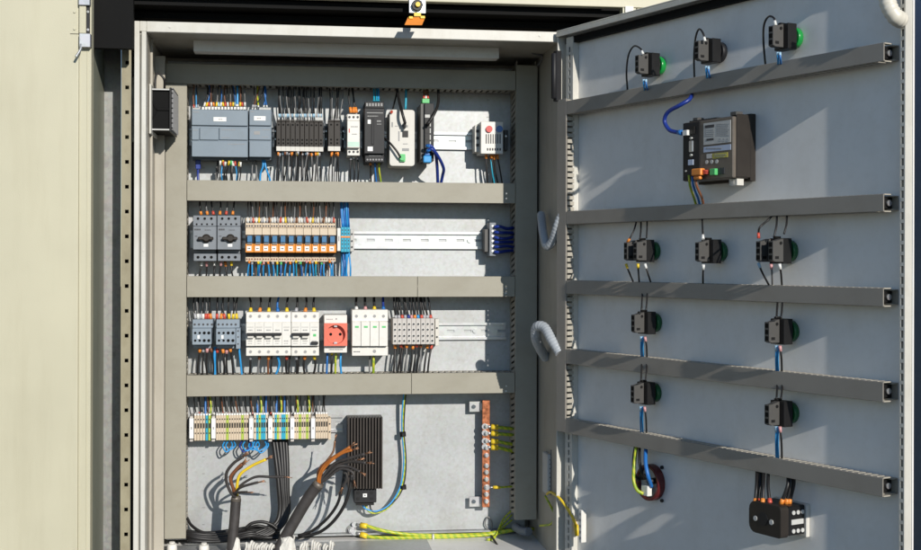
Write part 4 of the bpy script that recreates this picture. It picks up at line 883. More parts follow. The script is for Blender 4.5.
# black cables dropping from the strip and coiled on the floor
for i, (xa_, xm_, xb_) in enumerate(((273, 279, 262), (276, 282, 268), (280, 283.5, 272), (283, 285.5, 276), (286, 287.5, 279))):
    wire([(xa_, 438, .245), ((xa_ + xm_) / 2 + .5, 465, .232), (xm_, 490, .225), (xm_ + 1, 510, .222), (xm_ - 4, 524, .215), (xb_ - 6, 533, .205), (xb_ - 18, 536 + i * .5, .20)], 'blackc', .0046, 'black cable dropping from the terminal strip to the cabinet floor', 'black cables dropping from the terminal strip', cat='cable', name='cable', n=9)
for k in range(5):
    yy = 530 + k * 2.2; dd = .235 - k * .012
    wire([(176 + k * 3, yy - 1 + k * .4, dd + .02), (192, yy + 1.5 + U(-1, 1), dd), (212, yy + 3, dd), (232, yy + 1 + U(-1, 1), dd), (250, yy - 2 + U(-1, 1), dd), (266, yy - 1, dd + .01), (280, yy - 1, dd + .012)], 'blackc', .0036, 'black cable lying in the bundle along the cabinet floor', 'black cables along the cabinet floor', cat='cable', name='cable', n=8)
wire([(187, 518, .255), (192, 526, .24), (204, 533, .225), (225, 535, .22), (244, 530, .21), (258, 526, .205), (270, 529, .21)], 'blackc', .0032, 'black cable curving from the left duct over the floor bundle', cat='cable', name='cable', n=8)
wire([(246, 528, .20), (252, 523.5, .20), (262, 522, .20), (272, 525, .20), (278, 530, .20)], 'blackc', .0034, 'black cable humped on top of the floor bundle', cat='cable', name='cable', n=8)
wire([(352, 474, .15), (349, 492, .15), (343, 508, .155), (332, 523, .165), (318, 533, .175), (300, 537, .18)], 'blackc', .0034, 'thin black cable arcing down from the splayed cores, outer of two', cat='cable', name='cable', n=8, ends=[(0, 'strand', .012, .6, 'bare_end')])
wire([(345, 468, .155), (342, 488, .15), (337, 505, .155), (326, 520, .165), (312, 531, .175), (298, 536, .18)], 'blackc', .0030, 'thin black cable arcing down from the splayed cores, inner of two', cat='cable', name='cable', n=8, ends=[(0, 'strand', .014, .6, 'bare_end')])
def stripped(label, spine, r, collar, cores):
    """thick sheathed cable standing on the floor with its cores splayed"""
    P = spline([A(*p) for p in spine], 8)
    t = thing('stripped_cable', label, 'cable', P[0])
    q = MB(); q.tube(P, r, 16); q.build('sheath', 'greyc', t)
    d = (P[-1] - P[-2]).normalized(); q = MB(); q.cyl(P[-1] - d * .004, P[-1] + d * .006, r * 1.06, r * .86, 16); q.build('collar', 'hmi', t)
    for (m, rr, pts) in cores:
        S = spline([P[-1] + Vector((U(-.003, .003), U(-.003, .003), 0))] + [A(*p) for p in pts], 8); q = MB(); q.tube(S, rr, 8); co = q.build('core', m, t)
        dd = (S[-1] - S[-2]).normalized(); q = MB(); s0 = S[-1] - dd * .0005
        for k in range(4):
            o_ = Vector((U(-1, 1), U(-1, 1), U(-1, 1))) * rr * .55; q.tube([s0 + o_ * .6, s0 + o_ * .8 + dd * .007, s0 + o_ * 2 + dd * U(.011, .016)], rr * .28, 5)
        q.build('bare_strands', 'strand', co)
stripped('upright black cable with stripped cores fanning at its top', [(231, 560, .13), (232.5, 540, .13), (234.5, 520, .13), (236, 499, .13)], .0098, None,
  [('greyc', .0030, [(231, 493, .115), (226.5, 482, .11), (227, 472, .105), (234, 463, .10), (243, 457, .095)]), ('brownw', .0033, [(233, 488, .12), (230.5, 478, .115), (236, 470, .11), (242, 464, .105)]),
   ('greyc', .0032, [(234, 490, .125), (231, 481, .13), (235, 472, .13), (242, 466, .125)]), ('yel', .0030, [(237, 487, .12), (240, 475, .115), (252, 466, .11), (266, 459.5, .10)]),
   ('greyc', .0026, [(238, 489, .125), (244, 483, .12), (256, 477, .115), (270, 477, .11), (284, 477, .105)]), ('greyc', .0026, [(237, 491, .12), (242, 487, .11), (252, 484, .10), (258, 482.5, .098)]), ('greyc', .0024, [(234, 493.5, .115), (240, 492.5, .10), (247, 492.3, .09)])])
stripped('slanted thick black cable with orange and black cores splayed to the right', [(274, 560, .135), (285, 538, .135), (298, 515, .13), (309, 497, .125), (318, 485, .12)], .0112, None,
  [('orange2', .0027, [(319, 475, .11), (325, 465, .105), (336, 456, .095), (350, 447, .085)]), ('orange2', .0027, [(321, 474, .108), (329, 463, .10), (341, 454, .092), (352, 450, .085)]), ('brownw', .0027, [(318, 474, .118), (322, 466, .112), (332, 458, .105), (345, 451, .095)]), ('strand', .0020, [(320, 472, .125), (326, 462, .13), (333, 452, .13), (335, 441, .13)]),
   ('greyc', .0029, [(324, 475, .112), (334, 464, .105), (347, 459, .095), (365, 454, .08)]), ('greyc', .0029, [(325, 476, .118), (336, 466, .115), (350, 462, .105), (366, 463, .085)]), ('greyc', .0028, [(326, 477, .113), (337, 467, .105), (349, 467, .10), (360, 472, .085)]),
   ('greyc', .0029, [(322, 472, .125), (330, 466, .125), (341, 464, .118), (357, 460, .105)]), ('greyc', .0028, [(327, 477, .12), (336, 470, .115), (344, 470, .11), (347, 478, .11), (343, 487, .115)]), ('greyc', .0028, [(328, 478, .115), (340, 469, .105), (352, 472, .095), (354, 480, .095)])])
def rag(label, px, py, w, h):
    c = A(px, py, .125); t = MB(); n, k_ = 18, 6; vs = []
    for j in range(k_ + 1):
        f = j / k_
        for i in range(n):
            an = 2 * math.pi * i / n; rr = w * (1 - .42 * f) * (1 + U(-.14, .14)); vs.append((c.x + rr * math.cos(an) + f * .003, .13 + rr * .8 * math.sin(an), c.z - h + f * h * (1 + (.10 * U(-1, 1) if j == k_ else .04 * U(-1, 1)))))
    t.add(vs, [(j * n + i, j * n + (i + 1) % n, (j + 1) * n + (i + 1) % n, (j + 1) * n + i) for j in range(k_) for i in range(n)] + [tuple(range(k_ * n, k_ * n + n)), tuple(range(n - 1, -1, -1))])
    tag(t.build('cable_wrap', 'rag', origin=c - Vector((0, 0, h))), label, 'wrap')
rag('crumpled white wrap round the foot of the upright stripped cable', 232.5, 539, .017, .05); rag('crumpled white wrap round the foot of the slanted stripped cable', 286, 537, .023, .06)
def ties(label, xs, y):
    t = thing('cable_tie_row', label, 'cable ties', A((xs[0] + xs[-1]) / 2, 556, y)); q = MB(); q.pbox(xs[0] - 3, 547, xs[-1] + 3, 556, y, y + .012); q.build('tie_rail', 'galv', t, bev=.001)
    for x in xs:
        q = MB(); x += U(-1.3, 1.3); h_ = U(-1.5, 2.5); P = [A(x - 1.2, 551, y - .004), A(x - .8 + U(-1, 1), 545 + h_, y - .008), A(x + .6 + U(-1, 1), 542 + h_, y - .004), A(x + 1.5, 545 + h_, y + .008)]; q.tube(spline(P, 5), .0027, 6); q.tube(spline([p + Vector((.004, -.003, -.002)) for p in P], 5), .0023, 6); q.build('white_tie', 'rag', t)
ties('row of white cable ties between the two cable wraps', [247 + k * 4.4 for k in range(6)], .13); ties('row of white cable ties right of the slanted cable', [300 + k * 6 for k in range(6)], .14)
for k, (x, y_) in enumerate(((172, 546), (204, 547))):
    t = thing('cable_gland', ('white cable gland on the floor under the left duct', 'white cable gland on the floor left of the upright cable')[k], 'gland', A(x, y_ + 6, .17)); c = A(x, y_, .17); q = MB(); q.cyl((c.x, .17, ZF + .003), (c.x, .17, c.z + .004), .011, .009, 12); q.build('gland_nut', 'white', t); q = MB(); q.cyl((c.x, .17, c.z + .0042), (c.x, .17, c.z + .008), .007, .005, 12); q.build('gland_cap', 'offwhite', t)

t = dev('heater', 'ribbed bronze cabinet heater on the lower plate', 'heater', 347.5, 417, 383, 489, .20, PD - .001)
b = MB(); b.pbox(347.8, 418, 382.6, 489, .215, PD - .003)
for k in range(12): x = 348 + k * 3.0; b.pbox(x, 417.5, x + 1.5, 489, .197, .2149)
b.build('fin_body', 'heater', t)
q = MB(); q.pbox(354, 489.4, 376.5, 503, .212, PD - .004); q.build('lower_cap', 'charcoal', t, bev=.0012); q = MB()
for x in (358, 372):
    for py in (493, 499): q.pbox(x - 1.5, py - 1.2, x + 1.5, py + 1.2, .2105, .2119)
q.pbox(356, 503.3, 374, 505.5, .218, .25); q.build('cap_clip', 'black', t)
q = MB(); q.pbox(363, 493.8, 367, 497.3, .2112, .2119); q.build('marking_label', 'paper', t); q = MB(); q.pbox(364.4, 494.9, 365.6, 496.2, .2108, .2111); q.build('print', 'ink', t)
for m, dx, dy, l in (('cyan', 0, 0, 'light blue heater wire bowing up to the lowest duct'), ('gy', 1.2, 2.2, 'green and yellow heater wire bowing up to the lowest duct'), ('blackc', 2.6, 1, 'black heater wire bowing up to the lowest duct')):
    wire([(362 + dx * 3, 504.5, .235), (366 + dx * 2, 509 + dy, .232), (376, 511.5 + dy * .8, .232), (388, 506 + dy, .235), (397 + dx, 494 + dy * .5, .24), (402 + dx, 480, .243), (404 + dx * .7, 458, .245), (402.2 + dx * .6, 432, .245), (402.4 + dx * .8, 410, .24), (405 + dx * .5, 386, DY)], m, .0018, l, n=7)
for (x, y_, l) in ((402.8, 434.5, 'small black cable tie high on the heater wires'), (403.2, 487.5, 'small black cable tie low on the heater wires')):
    q = MB(); c = A(x, y_, .244); q.cyl((c.x - .006, .244, c.z), (c.x + .006, .244, c.z + .001), .0055, n=10); q.box(c.x - .002, c.x + .003, .236, .2395, c.z - .003, c.z + .003); tag(q.build('cable_tie', 'black', origin=c), l, 'cable tie')

t = dev('busbar', 'vertical copper earth busbar with a column of nuts', 'busbar', 482, 400, 490.5, 507, .235, PD - .001)
b = MB(); b.pbox(482.3, 400.5, 489.8, 507.5, .235, .2405); b.build('copper_bar', 'copper', t, bev=.0005)
for (ya, yb_) in ((401.5, 412), (496.8, 507)):
    q = MB(); q.pbox(469.3, ya, 480.8, yb_, .250, .2525); q.pbox(478.9, ya, 480.8, yb_, .2528, PD - .0005); q.pbox(481, ya + 1.5, 484, yb_ - 1.5, .241, .2524); q.build('bracket', 'steel', t, bev=.0005)
    q = MB(); q.pcyl(474, (ya + yb_) / 2, .0042, .246, .2499, 6); q.build('bracket_bolt', 'plc_d', t)
for py in (426.5, 433.5, 441, 448, 455.5, 466, 472.5, 479.5, 487.5, 494.5, 501.5):
    q = MB(); q.pcyl(486.6, py, .0052, .230, .2349, 6); q.build('nut', 'steel', t); q = MB(); q.pcyl(486.6, py, .0028, .224, .2299, 8); q.build('stud', 'steel', t)
def lug(label, group, pts, r, n0=0, ends=(0,)):
    e = []
    S = [A(*p) for p in pts]
    o = wire(pts, 'gy', r, label, group, cat='wire', n=8, ends=[(k, 'yel', .014, 1.75, 'sleeve') for k in ends])
    p = S[0]; d = (S[1] - S[0]).normalized(); q = MB(); q.cyl(p - d * .014 + Vector((0, -.0006, 0)), p - d * .014 + Vector((0, .0010, 0)), .0062, n=14); q.tube([p - d * .010, p], r * .9, 6); q.build('lug', 'steel', o)
for py, ye in ((427, 430), (433.5, 436), (441.5, 446), (447.5, 453)):
    lug('thick green and yellow earth wire bolted high on the copper busbar', 'upper earth wires on the copper busbar', [(491.5, py, .231), (500, py + .6, .228), (508, (py + ye) / 2, .232), (520, ye - 1, .242)], .0036)
lug('thin green earth wire with a yellow lug bolted low on the copper busbar', None, [(493.5, 487.5, .231), (501, 487.5, .228), (509, 486.8, .235), (520, 486, .242)], .0022)
t = thing('earth_stud', 'steel earth stud with washers at the lower plate', 'stud', A(351.5, 530.5, .258)); q = MB(); q.pcyl(351.5, 530.5, .0105, .2655, PD - .0002, 18); q.build('washer', 'galv', t); q = MB(); q.pcyl(351.5, 530.5, .0075, .258, .2654, 6); q.build('nut', 'steel', t); q = MB(); q.pcyl(351.5, 530.5, .004, .250, .2579, 10); q.build('bolt', 'steel', t)
lug('green and yellow earth cable arching along the bottom of the plate, upper of two', None, [(361, 525.5, .252), (368, 526.5, .245), (384, 531, .24), (408, 534.5, .24), (440, 535.5, .238), (480, 534.5, .235), (506, 531, .235), (534, 529, .24)], .0036)
lug('green and yellow earth cable lying straight along the bottom of the plate, lower of two', None, [(361, 534.5, .252), (370, 537, .245), (390, 538, .24), (420, 537.5, .238), (450, 537, .236), (490, 534.5, .232), (515, 530, .238)], .0036)
for (x, y_, l) in ((433, 537, 'small pale cable tie on the lower earth cables'),):
    c = A(x, y_, .236); q = MB(); q.cyl(c - Vector((.002, 0, 0)), c + Vector((.002, 0, 0)), .0062, n=10); tag(q.build('cable_tie', 'offwhite', origin=c), l, 'cable tie')
for k in range(3): wire([(487, 540, .2), (494, 537 + k, .215), (503, 528 - k * 4, .245), (512, 520 - k * 5, .25)], 'gy', .0018, 'thin green wire in the shade at the foot of the right duct', 'green wires at the foot of the right duct')
wire([(489.5, 532, .262), (485, 524, .262), (488, 517, .262), (492, 523, .262), (491, 533, .26)], 'grey_wire', .0014, 'thin grey wire loop by the lower end of the busbar', name='wire_loop')
wire([(491, 536, .21), (497, 545, .17), (506, 560, .12)], 'blackc', .0022, 'thin black cable running forward over the cabinet floor', cat='cable', name='cable')
c = A(529, 530, .2); q = MB(); q.tube(spline([A(515, 527, .23), A(522, 531, .2), A(529, 532, .18)]), .009, 12); tag(q.build('pipe_stub', 'swgrey', origin=c), 'short grey pipe stub at the foot of the right duct', 'pipe')
# earth strap between cabinet and door
S = [CAB.at(547, 494, .05), CAB.at(551, 492.5, .02), CAB.at(560, 499, -.02), CAB.at(570, 513, -.04), CAB.at(576, 525, -.05)]
q = MB(); q.tube(spline(S), .0026, 8); o = q.build('earth_strap', 'yel', origin=S[0]); tag(o, 'yellow earth wire bridging from the cabinet wall to the door edge', 'wire')
q = MB(); q.cyl(S[-1], S[-1] + Vector((.002, -.002, -.02)), .0048, .004, 8); q.build('sleeve', 'yel', o)
S = [CAB.at(545, 496, .06), CAB.at(550, 505, .05), CAB.at(554, 515, .05), CAB.at(551, 524, .06), CAB.at(540, 526, .10)]
q = MB(); q.tube(spline(S), .0022, 8); tag(q.build('earth_strap', 'gy', origin=S[0]), 'dim yellow earth wire sagging inside the cabinet beside the bright one', 'wire')

o = SW.build('small_wires', SW.mats, origin=A(260, 300, .23)); tag(o, 'densest thin wires with tiny bright sleeves above and below the controller, amber relays and terminal strip', 'wires', kind='stuff')
# ------------------------------------------------------------------ on the door
D = DOOR.at
def dwire(px, m, r, label, group=None, ends=(), n=6, cat='wire', name='wire'): return wire(px, m, r, label, group, DOOR, ends, cat, name, n)
def button(name, label, cat, group, px, py, blocks, lens, lamp=False):
    """panel button seen from behind: lens nut on the panel, black mount, one or two contact blocks"""
    c = D(px, py, 0); t = thing(name, label, cat, (c.x, 0, c.z - .02), DOOR, group)
    b = MB(DOOR); b.cyl((c.x, -.0005, c.z), (c.x, -.0100, c.z), .0165, n=24); b.build('lens_nut', lens, t, bev=.001)
    b = MB(DOOR); b.cyl((c.x, -.0101, c.z), (c.x, -.0125, c.z), .013, n=20); b.box(c.x - .0145, c.x + .0145, -.0300, -.0126, c.z - .019, c.z + .019); b.box(c.x - .009, c.x - .002, -.0285, -.0180, c.z + .0191, c.z + .022); b.box(c.x - .016, c.x - .0146, -.027, -.016, c.z - .012, c.z + .012); b.build('mount', 'black', t, bev=.0012)
    for i, dx in enumerate(blocks):
        x = c.x + dx
        q = MB(DOOR); q.xprism([(-.0302, c.z - .0165), (-.0302, c.z + .0185), (-.046, c.z + .0145), (-.051, c.z + .0145), (-.051, c.z - .0145), (-.046, c.z - .0165)], x - .0052, x + .0052); bo = q.build('contact_block', 'block', t, bev=.0006)
        q = MB(DOOR)
        for k in (-1, 0, 1): q.box(x - .0033, x + .0033, -.0516, -.0511, c.z + k * .0095 - .0035, c.z + k * .0095 + .0030)
        q.build('block_opening', 'dark', bo)
        q = MB(DOOR); q.box(x + .0053, x + .0058, -.047, -.040, c.z - .012, c.z - .008); q.cyl((x + .0053, -.036, c.z + .0115), (x + .0065, -.036, c.z + .0115), .0024, n=8); q.build('block_markings', 'black', bo)
    return c
GL = 'green signal lamps at the top of the door'
C1 = button('signal_lamp', 'signal lamp with a bright green lens at the hinge end of the top door row', 'signal lamp', GL, 660.5, 66, (0,), 'green')
C2 = button('signal_lamp', 'signal lamp with a dark lens in the middle of the top door row', 'signal lamp', GL, 721, 52.5, (0,), 'charcoal')
C3 = button('signal_lamp', 'signal lamp with a bright green lens at the free end of the top door row', 'signal lamp', GL, 796, 38.5, (0,), 'green')
PB = 'green push buttons seen from behind'
button('push_button', 'dark push button with two contact blocks at the hinge end of its row', 'push button', PB, 655, 251, (-.016, .010), 'dgreen')
button('push_button', 'single push button between two double ones below the panel device', 'push button', PB, 721.5, 251.5, (0,), 'dgreen')
button('push_button', 'dark push button with two contact blocks under the panel device, nearest the free edge', 'push button', PB, 791, 251, (-.016, .010), 'dgreen')
button('push_button', 'single push button of the fourth row, nearer the hinge', 'push button', PB, 656.5, 322.5, (0,), 'dgreen')
button('push_button', 'single push button of the fourth row, nearer the free edge', 'push button', PB, 792, 331, (0,), 'dgreen')
button('push_button', 'single push button of the lowest button row, nearer the hinge', 'push button', PB, 656, 392.5, (0,), 'dgreen')
button('push_button', 'single push button of the lowest button row, nearer the free edge', 'push button', PB, 792, 412.5, (0,), 'dgreen')
for (pts, l, b2) in (([(643, 54, -.045), (640.5, 48.5, -.045), (634, 46, -.042), (628.5, 55, -.035), (626.5, 72, -.025), (627.5, 90, -.018)], 'hinge end', (643.5, 79.5, 645, 92)), ([(705, 41, -.045), (703, 33, -.045), (699, 29, -.042), (695.5, 38, -.035), (694, 58, -.025), (694.5, 80, -.018)], 'middle', (706, 66.5, 707, 80)), ([(775.5, 25, -.045), (774, 18, -.045), (768.5, 16.5, -.042), (764, 25, -.035), (763.5, 42, -.025), (765.5, 66, -.018)], 'free edge', (777.5, 52.5, 778, 66))):
    dwire(pts, 'blackc', .0016, f'black wire arching over the signal lamp, {l} of the top door row', 'black wires arching over the signal lamps', [(0, 'whf', .007, 1.5)])
    for dx in (0, 2.4): dwire([(b2[0] + dx, b2[1], -.043), (b2[0] + dx + .5, (b2[1] + b2[3]) / 2, -.042), (b2[2] + dx * 1.3, b2[3], -.022)], 'cyan' if dx == 0 else 'blue', .0016, f'blue wire below the signal lamp, {l} of the top door row', 'blue wires below the signal lamps', [(0, 'blf', .006, 1.4)])
def pair(px, lab, tops, bots):
    for k, (pts, s) in enumerate(tops): dwire(pts, 'blackc', .0015, f'thin black wire above the {lab}', f'wires above the {lab}', [(len(pts) and 1, s, .008, 1.7)] if s else ())
    for k, (pts, m, s) in enumerate(bots): dwire(pts, m, .0015, f'thin wire below the {lab}', f'wires below the {lab}', [(0, s, .008, 1.7)] if s else ())
pair(640, 'double push button nearest the hinge', [([(637, 219, -.02), (634, 230, -.035), (630, 238, -.043), (627.5, 242, -.044)], 'oran'), ([(641, 219, -.02), (640.8, 230, -.035), (640, 239, -.043)], None), ([(647, 219, -.02), (647, 228, -.035), (646.5, 238, -.043)], None)],
     [([(626, 264, -.044), (629, 272, -.04), (635, 286, -.02)], 'blackc', 'yel'), ([(638, 264, -.044), (638.5, 273, -.04), (639.5, 286, -.02)], 'blackc', 'yel'), ([(645, 264, -.044), (648, 274, -.04), (652, 286, -.02)], 'blackc', 'whf')])
pair(712, 'single push button under the panel device', [([(702, 214, -.02), (702.5, 227, -.035), (703, 239, -.043)], 'whf')], [([(703.5, 265, -.044), (703, 274, -.04), (703, 287, -.02)], 'blackc', 'whf')])
pair(780, 'double push button nearest the free edge', [([(775, 213, -.02), (768, 220, -.03), (760, 227, -.045), (758.5, 233, -.044), (758.5, 238, -.044)], 'redf'), ([(777, 212, -.02), (776.5, 225, -.035), (774, 237, -.043)], None), ([(787, 212, -.02), (786.5, 224, -.035), (784, 234, -.043)], None)],
     [([(758.5, 263, -.044), (762, 272, -.04), (770, 287, -.02)], 'blackc', 'blf'), ([(771, 264, -.044), (772, 273, -.04), (772.5, 287, -.02)], 'grey_wire', 'pink'), ([(779.5, 264, -.044), (781, 273, -.04), (782, 287, -.02)], 'blackc', 'whf')])
for (x, ya, yb_, y2, lab) in ((642, 289, 310.5, (337, 356), 'fourth row button nearer the hinge'), (777, 300, 318, (346, 372), 'fourth row button nearer the free edge'), (641.5, 360, 380.5, (407, 430), 'lowest button nearer the hinge'), (777, 382, 399, (427, 458), 'lowest button nearer the free edge')):
    pair(x, lab, [([(x + 1, ya - 4, -.02), (x, (ya + yb_) / 2, -.035), (x - .5, yb_, -.043)], None), ([(x + 5.5, ya - 4, -.02), (x + 5, (ya + yb_) / 2, -.035), (x + 4, yb_, -.043)], None)],
         [([(x - .5, y2[0], -.044), (x - 1, sum(y2) / 2, -.04), (x - .5, y2[1] + 4, -.02)], 'cyan', 'blf'), ([(x + 1.3, y2[0], -.043), (x + .8, sum(y2) / 2, -.038), (x + 1.5, y2[1] + 4, -.02)], 'cyan', None), ([(x + 3, y2[0], -.044), (x + 4.5, sum(y2) / 2, -.04), (x + 5, y2[1] + 4, -.02)], 'blackc', 'pink')])

# panel device
hz0, hz1 = D(708, 179.5, -.046).z, D(708, 119.5, -.046).z; hx0, hx1 = D(683.5, 150, -.046).x, D(733, 150, -.046).x
t = thing('panel_device', 'brown grey operator panel seen from behind with silver labels and an orange plug', 'operator panel', ((hx0 + hx1) / 2, 0, hz0), DOOR)
b = MB(DOOR); b.box(hx0, hx1, -.046, -.012, hz0, hz1); b.build('rear_housing', 'hmi', t, bev=.0015)
b = MB(DOOR); b.box(hx0 - .004, hx1 + .002, -.0115, -.0008, hz0 - .004, hz1 + .006); b.box(hx1 + .0004, hx1 + .0022, -.040, -.0118, hz0 + .001, hz1 + .004); b.build('bezel', 'brown', t, bev=.0012)
q = MB(DOOR)
for k in range(12): q.box(hx0 + .012 + k * .0055, hx0 + .0155 + k * .0055, -.044, -.014, hz1 + .0002, hz1 + .0022)
q.build('vent_ribs', 'charcoal', t)
sx = D(701.5, 150, -.043).x
q = MB(DOOR); q.box(hx0 + .0008, sx, -.0475, -.0462, hz0 + .001, hz1 - .001); q.build('port_plate', 'charcoal', t)
q = MB(DOOR); q.pbox(687, 126.5, 694, 134, -.0500, -.0476); q.build('network_port', 'black', t); q = MB(DOOR); q.pbox(688.5, 140.5, 692.5, 152, -.0505, -.0476); q.build('serial_port', 'steel', t, bev=.001)
q = MB(DOOR); q.pcyl(690.5, 138, .0024, -.051, -.0476, 8); q.pcyl(690.5, 155, .0024, -.051, -.0476, 8); q.pcyl(685.5, 171, .0018, -.049, -.0476, 8); q.build('port_screw', 'steel', t)
q = MB(DOOR); q.pbox(688, 159.5, 693, 165, -.0488, -.0476); q.build('usb_port', 'bluelabel', t)
def lab(nm, a, b_, m): q = MB(DOOR); q.pbox(*a, *b_, -.0467, -.0461); q.build(nm, m, t)
lab('rating_label', (703.5, 121.5), (730.5, 143.5), 'silverlabel'); lab('serial_label', (703.5, 145.5), (730.5, 151), 'bluelabel'); lab('warning_label', (712.5, 152.8), (727.5, 157.8), 'yellowlabel'); lab('small_label', (706.5, 153.8), (711.5, 158.3), 'silverlabel')
q = MB(DOOR); q.pbox(704.8, 124.8, 714, 127.6, -.0471, -.0466); q.pbox(706.5, 138.3, 713.5, 140.3, -.0471, -.0466); q.build('label_block', 'ink', t)
q = MB(DOOR)
for k in range(4): q.scrib(705, 714, 129.6 + k * 2, -.0468, 0, .6)
for k in range(7): q.scrib(716.5, 729.5 - (k % 3), 123.8 + k * 1.9, -.0468, 0, .6)
for k in range(3): q.ring((D(720 + k * 3.7, 140, -.0468).x, D(720 + k * 3.7, 140, -.0468).z), .0026, .002, -.0470, -.0467, 10)
q.scrib(706, 722, 148.2, -.0468, 0, 1.1); q.scrib(714, 726, 154.5, -.0468, 0, .7); q.scrib(714, 724, 156.4, -.0468, 0, .7); q.build('print', 'midink', t)
q = MB(DOOR)
for k in range(3): q.pcyl(706.5 + k * 5, 162 - k * .3, .0032, -.0468, -.0461, 12)
q.build('round_mark', 'silverlabel', t)
q = MB(DOOR); q.pbox(709.5, 168.5, 714.8, 175, -.053, -.0461); q.build('green_terminal', 'greenc', t, bev=.0006); q = MB(DOOR); q.pbox(718, 167.5, 724.5, 174, -.047, -.0461)
for i in range(3):
    for j in range(3): q.pbox(718.7 + i * 2, 168.2 + j * 2, 720 + i * 2, 169.5 + j * 2, -.0474, -.0469)
q.build('cable_grid', 'ink', t)
q = MB(DOOR); q.box(hx1 - .022, hx1 - .004, -.034, -.020, hz0 - .011, hz0 - .0005); q.box(hx1 - .016, hx1 - .010, -.0348, -.0342, hz0 - .009, hz0 - .003); q.build('lower_clip', 'offwhite', t, bev=.0008)
q = MB(DOOR); q.box(hx1 - .020, hx1 - .006, -.034, -.020, hz1 + .003, hz1 + .009); q.box(hx0 + .008, hx0 + .020, -.034, -.020, hz1 + .0025, hz1 + .008); q.build('upper_clip', 'block', t, bev=.0008)
t = thing('orange_plug', 'orange wire plug seated in the green terminal of the panel device', 'plug', D(698, 178, -.052), DOOR); q = MB(DOOR); q.pbox(691, 168.3, 700.5, 175.5, -.058, -.048); q.pbox(693, 175.7, 699.5, 179.5, -.056, -.049); q.build('plug_body', 'oran', t, bev=.002, seg=2)
q = MB(DOOR); q.tube([D(700.5, 170.5, -.053), D(709.3, 171.5, -.0505)], .0022, 6); q.tube([D(700.5, 173, -.053), D(709.3, 173.2, -.0505)], .0020, 6); q.build('plug_wire', 'redf', t)
dwire([(692, 95, -.025), (689, 99.5, -.04), (680, 105, -.052), (668, 112, -.056), (664.5, 121, -.056), (669, 129.5, -.055), (676, 132, -.053), (682, 132.5, -.0515)], 'navy', .0034, 'blue network cable curving from the top door duct into the panel device', None, [(1, 'blue', .009, 1.4, 'plug')], 10, 'cable', 'cable')
q = MB(DOOR); q.pbox(682.5, 130, 686.8, 135.2, -.055, -.0478); tag(q.build('network_plug', 'whf', origin=D(684, 135, -.05)), 'clear network plug at the end of the blue panel cable', 'plug')
for k, (m, l) in enumerate((('gy', 'green and yellow wire below the orange plug of the panel device'), ('blue', 'blue wire below the orange plug of the panel device'), ('brownw', 'brown wire below the orange plug of the panel device'))):
    dwire([(689 + k * 3.2, 175 + k * 1.5, -.052), (690 + k * 3.4, 186, -.05), (694 + k * 4, 198, -.036), (697 + k * 3.5, 208, -.022)], m, .0019, l)

# round plug inlet low on the door
c = D(654, 482, 0); t = thing('flange_inlet', 'round plug inlet with a dark red ring low on the door', 'inlet', (c.x, 0, c.z - .032), DOOR)
q = MB(DOOR); q.ring((c.x, c.z), .031, .0255, -.016, -.0005, 32); q.build('flange_ring', 'darkred', t, bev=.001); q = MB(DOOR); q.cyl((c.x, -.0006, c.z), (c.x, -.008, c.z), .0254, n=28); q.build('inlet_body', 'silverlabel', t)
q = MB(DOOR)
for an in (20, 140, 260): a_ = math.radians(an); q.cyl((c.x + .013 * math.cos(a_), -.0081, c.z + .013 * math.sin(a_)), (c.x + .013 * math.cos(a_), -.022, c.z + .013 * math.sin(a_)), .0055, n=10)
q.build('terminal_post', 'charcoal', t); q = MB(DOOR); q.pbox(641, 485.5, 647.5, 496, -.03, -.02); q.build('earth_clamp', 'white', t, bev=.001)
for an in (50, -50): a_ = math.radians(an); q = MB(DOOR); q.cyl((c.x + .037 * math.cos(a_), -.0005, c.z + .037 * math.sin(a_)), (c.x + .037 * math.cos(a_), -.004, c.z + .037 * math.sin(a_)), .003, n=8); q.build('flange_screw', 'charcoal', t)
for (pts, m, r, l) in (([(637, 442, -.02), (634.5, 462, -.035), (633.5, 480, -.04), (637, 490, -.038), (643, 494, -.03)], 'gy', .0030, 'green and yellow wire curving into the round plug inlet'), ([(636, 442, -.018), (633.5, 458, -.028), (634, 472, -.03), (639, 481, -.022)], 'blackc', .0024, 'black wire left of the green and yellow inlet wire'), ([(639.5, 444, -.02), (639.5, 460, -.034), (641.5, 472, -.034), (645, 478, -.022)], 'blackc', .0026, 'black wire between the green and blue inlet wires'), ([(646, 446, -.02), (645.5, 462, -.034), (648, 476, -.036), (651.5, 487, -.022)], 'blue', .0034, 'blue wire hanging into the round plug inlet')):
    dwire(pts, m, r, l, n=8)

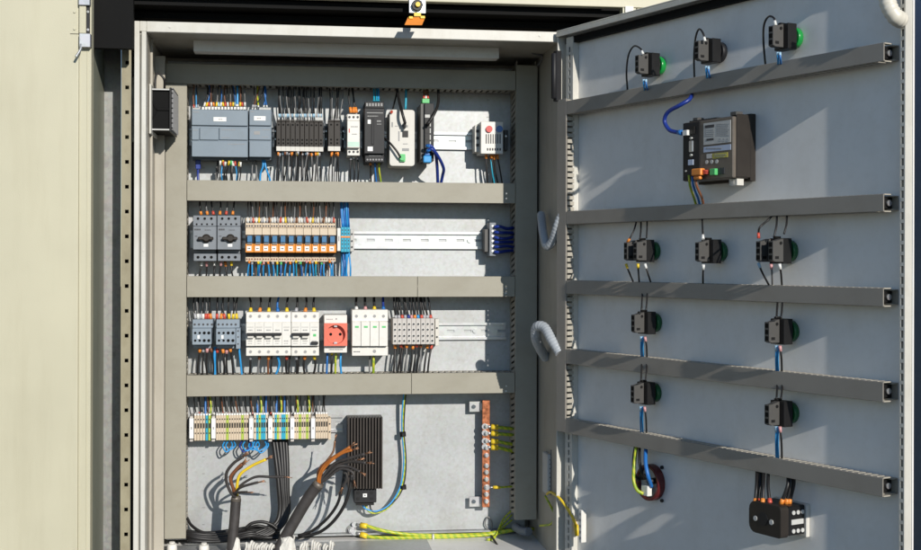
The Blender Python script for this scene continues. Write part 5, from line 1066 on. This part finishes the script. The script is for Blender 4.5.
# rotary switch at the lowest right
rz0, rz1 = D(770, 536, -.052).z, D(770, 504, -.052).z; rx0, rx1 = D(750.5, 518, -.052).x, D(783, 518, -.052).x
t = thing('rotary_switch', 'bulky black rotary isolator low on the door with orange ferrules', 'switch', ((rx0 + rx1) / 2, 0, rz0), DOOR)
xm_, zm_ = (rx0 + rx1) / 2, (rz0 + rz1) / 2; hw_, hh_ = (rx1 - rx0) / 2, (rz1 - rz0) / 2; poly = []
for (sx_, sz_) in ((1, 1), (-1, 1), (-1, -1), (1, -1)):
    for k in range(5):
        a_ = math.radians({(1, 1): 0, (-1, 1): 90, (-1, -1): 180, (1, -1): 270}[(sx_, sz_)] + k * 22.5); rr = .013 if sx_ < 0 else .006; poly.append((xm_ + sx_ * (hw_ - rr) + rr * math.cos(a_), zm_ + sz_ * (hh_ - rr) + rr * math.sin(a_)))
b = MB(DOOR); b.prism(poly, -.056, -.040); b.build('contact_deck', 'brown', t, bev=.001); b = MB(DOOR); b.box(rx0 + .004, rx1, -.0396, -.008, rz0 + .003, rz1 - .001); b.build('switch_body', 'black', t, bev=.0015)
b = MB(DOOR); b.box(rx0 + .001, rx1 + .003, -.0078, -.0006, rz0 - .002, rz1); b.build('base_flange', 'offwhite', t, bev=.001)
q = MB(DOOR)
q.pcyl(755, 518.5, .0038, -.0575, -.0562, 12); q.build('deck_screw', 'silverlabel', t); q = MB(DOOR); q.pcyl(771, 522.5, .0042, -.0575, -.0562, 6); q.build('deck_screw', 'silverlabel', t); q = MB(DOOR); c = D(763, 519, -.056); q.cyl((c.x, -.0568, c.z), (c.x, -.0561, c.z), .010, n=20); q.build('shaft_cap', 'charcoal', t)
q = MB(DOOR); q.box(rx1 + .0002, rx1 + .0012, -.036, -.012, zm_ - .0045, zm_ + .003); q.build('marking_strip', 'silverlabel', t); q = MB(DOOR)
for yy in (-.032, -.023, -.014):
    for dz in (.013, -.014): q.cyl((rx1 + .0001, yy, zm_ + dz), (rx1 + .0018, yy, zm_ + dz), .0032, n=10)
q.build('terminal_screw', 'silverlabel', t)
for k, (xa_, xb_, dd) in enumerate(((757, 755, -.05), (760.5, 758.5, -.043), (764, 762.5, -.05), (768.5, 770, -.044), (788, 781, -.034), (791, 786, -.028), (794, 789, -.022))):
    dwire([(xa_, 467 + (xa_ - 757) * .22, -.02), (xa_ - .5, 486, dd * .85), (xb_, 504, dd)], 'blackc', .0026, 'black wire dropping from the lowest door duct into the rotary isolator', 'black wires above the rotary isolator', [(1, 'oran' if k not in (1, 3) else 'redf', .008, 1.5)], 8)
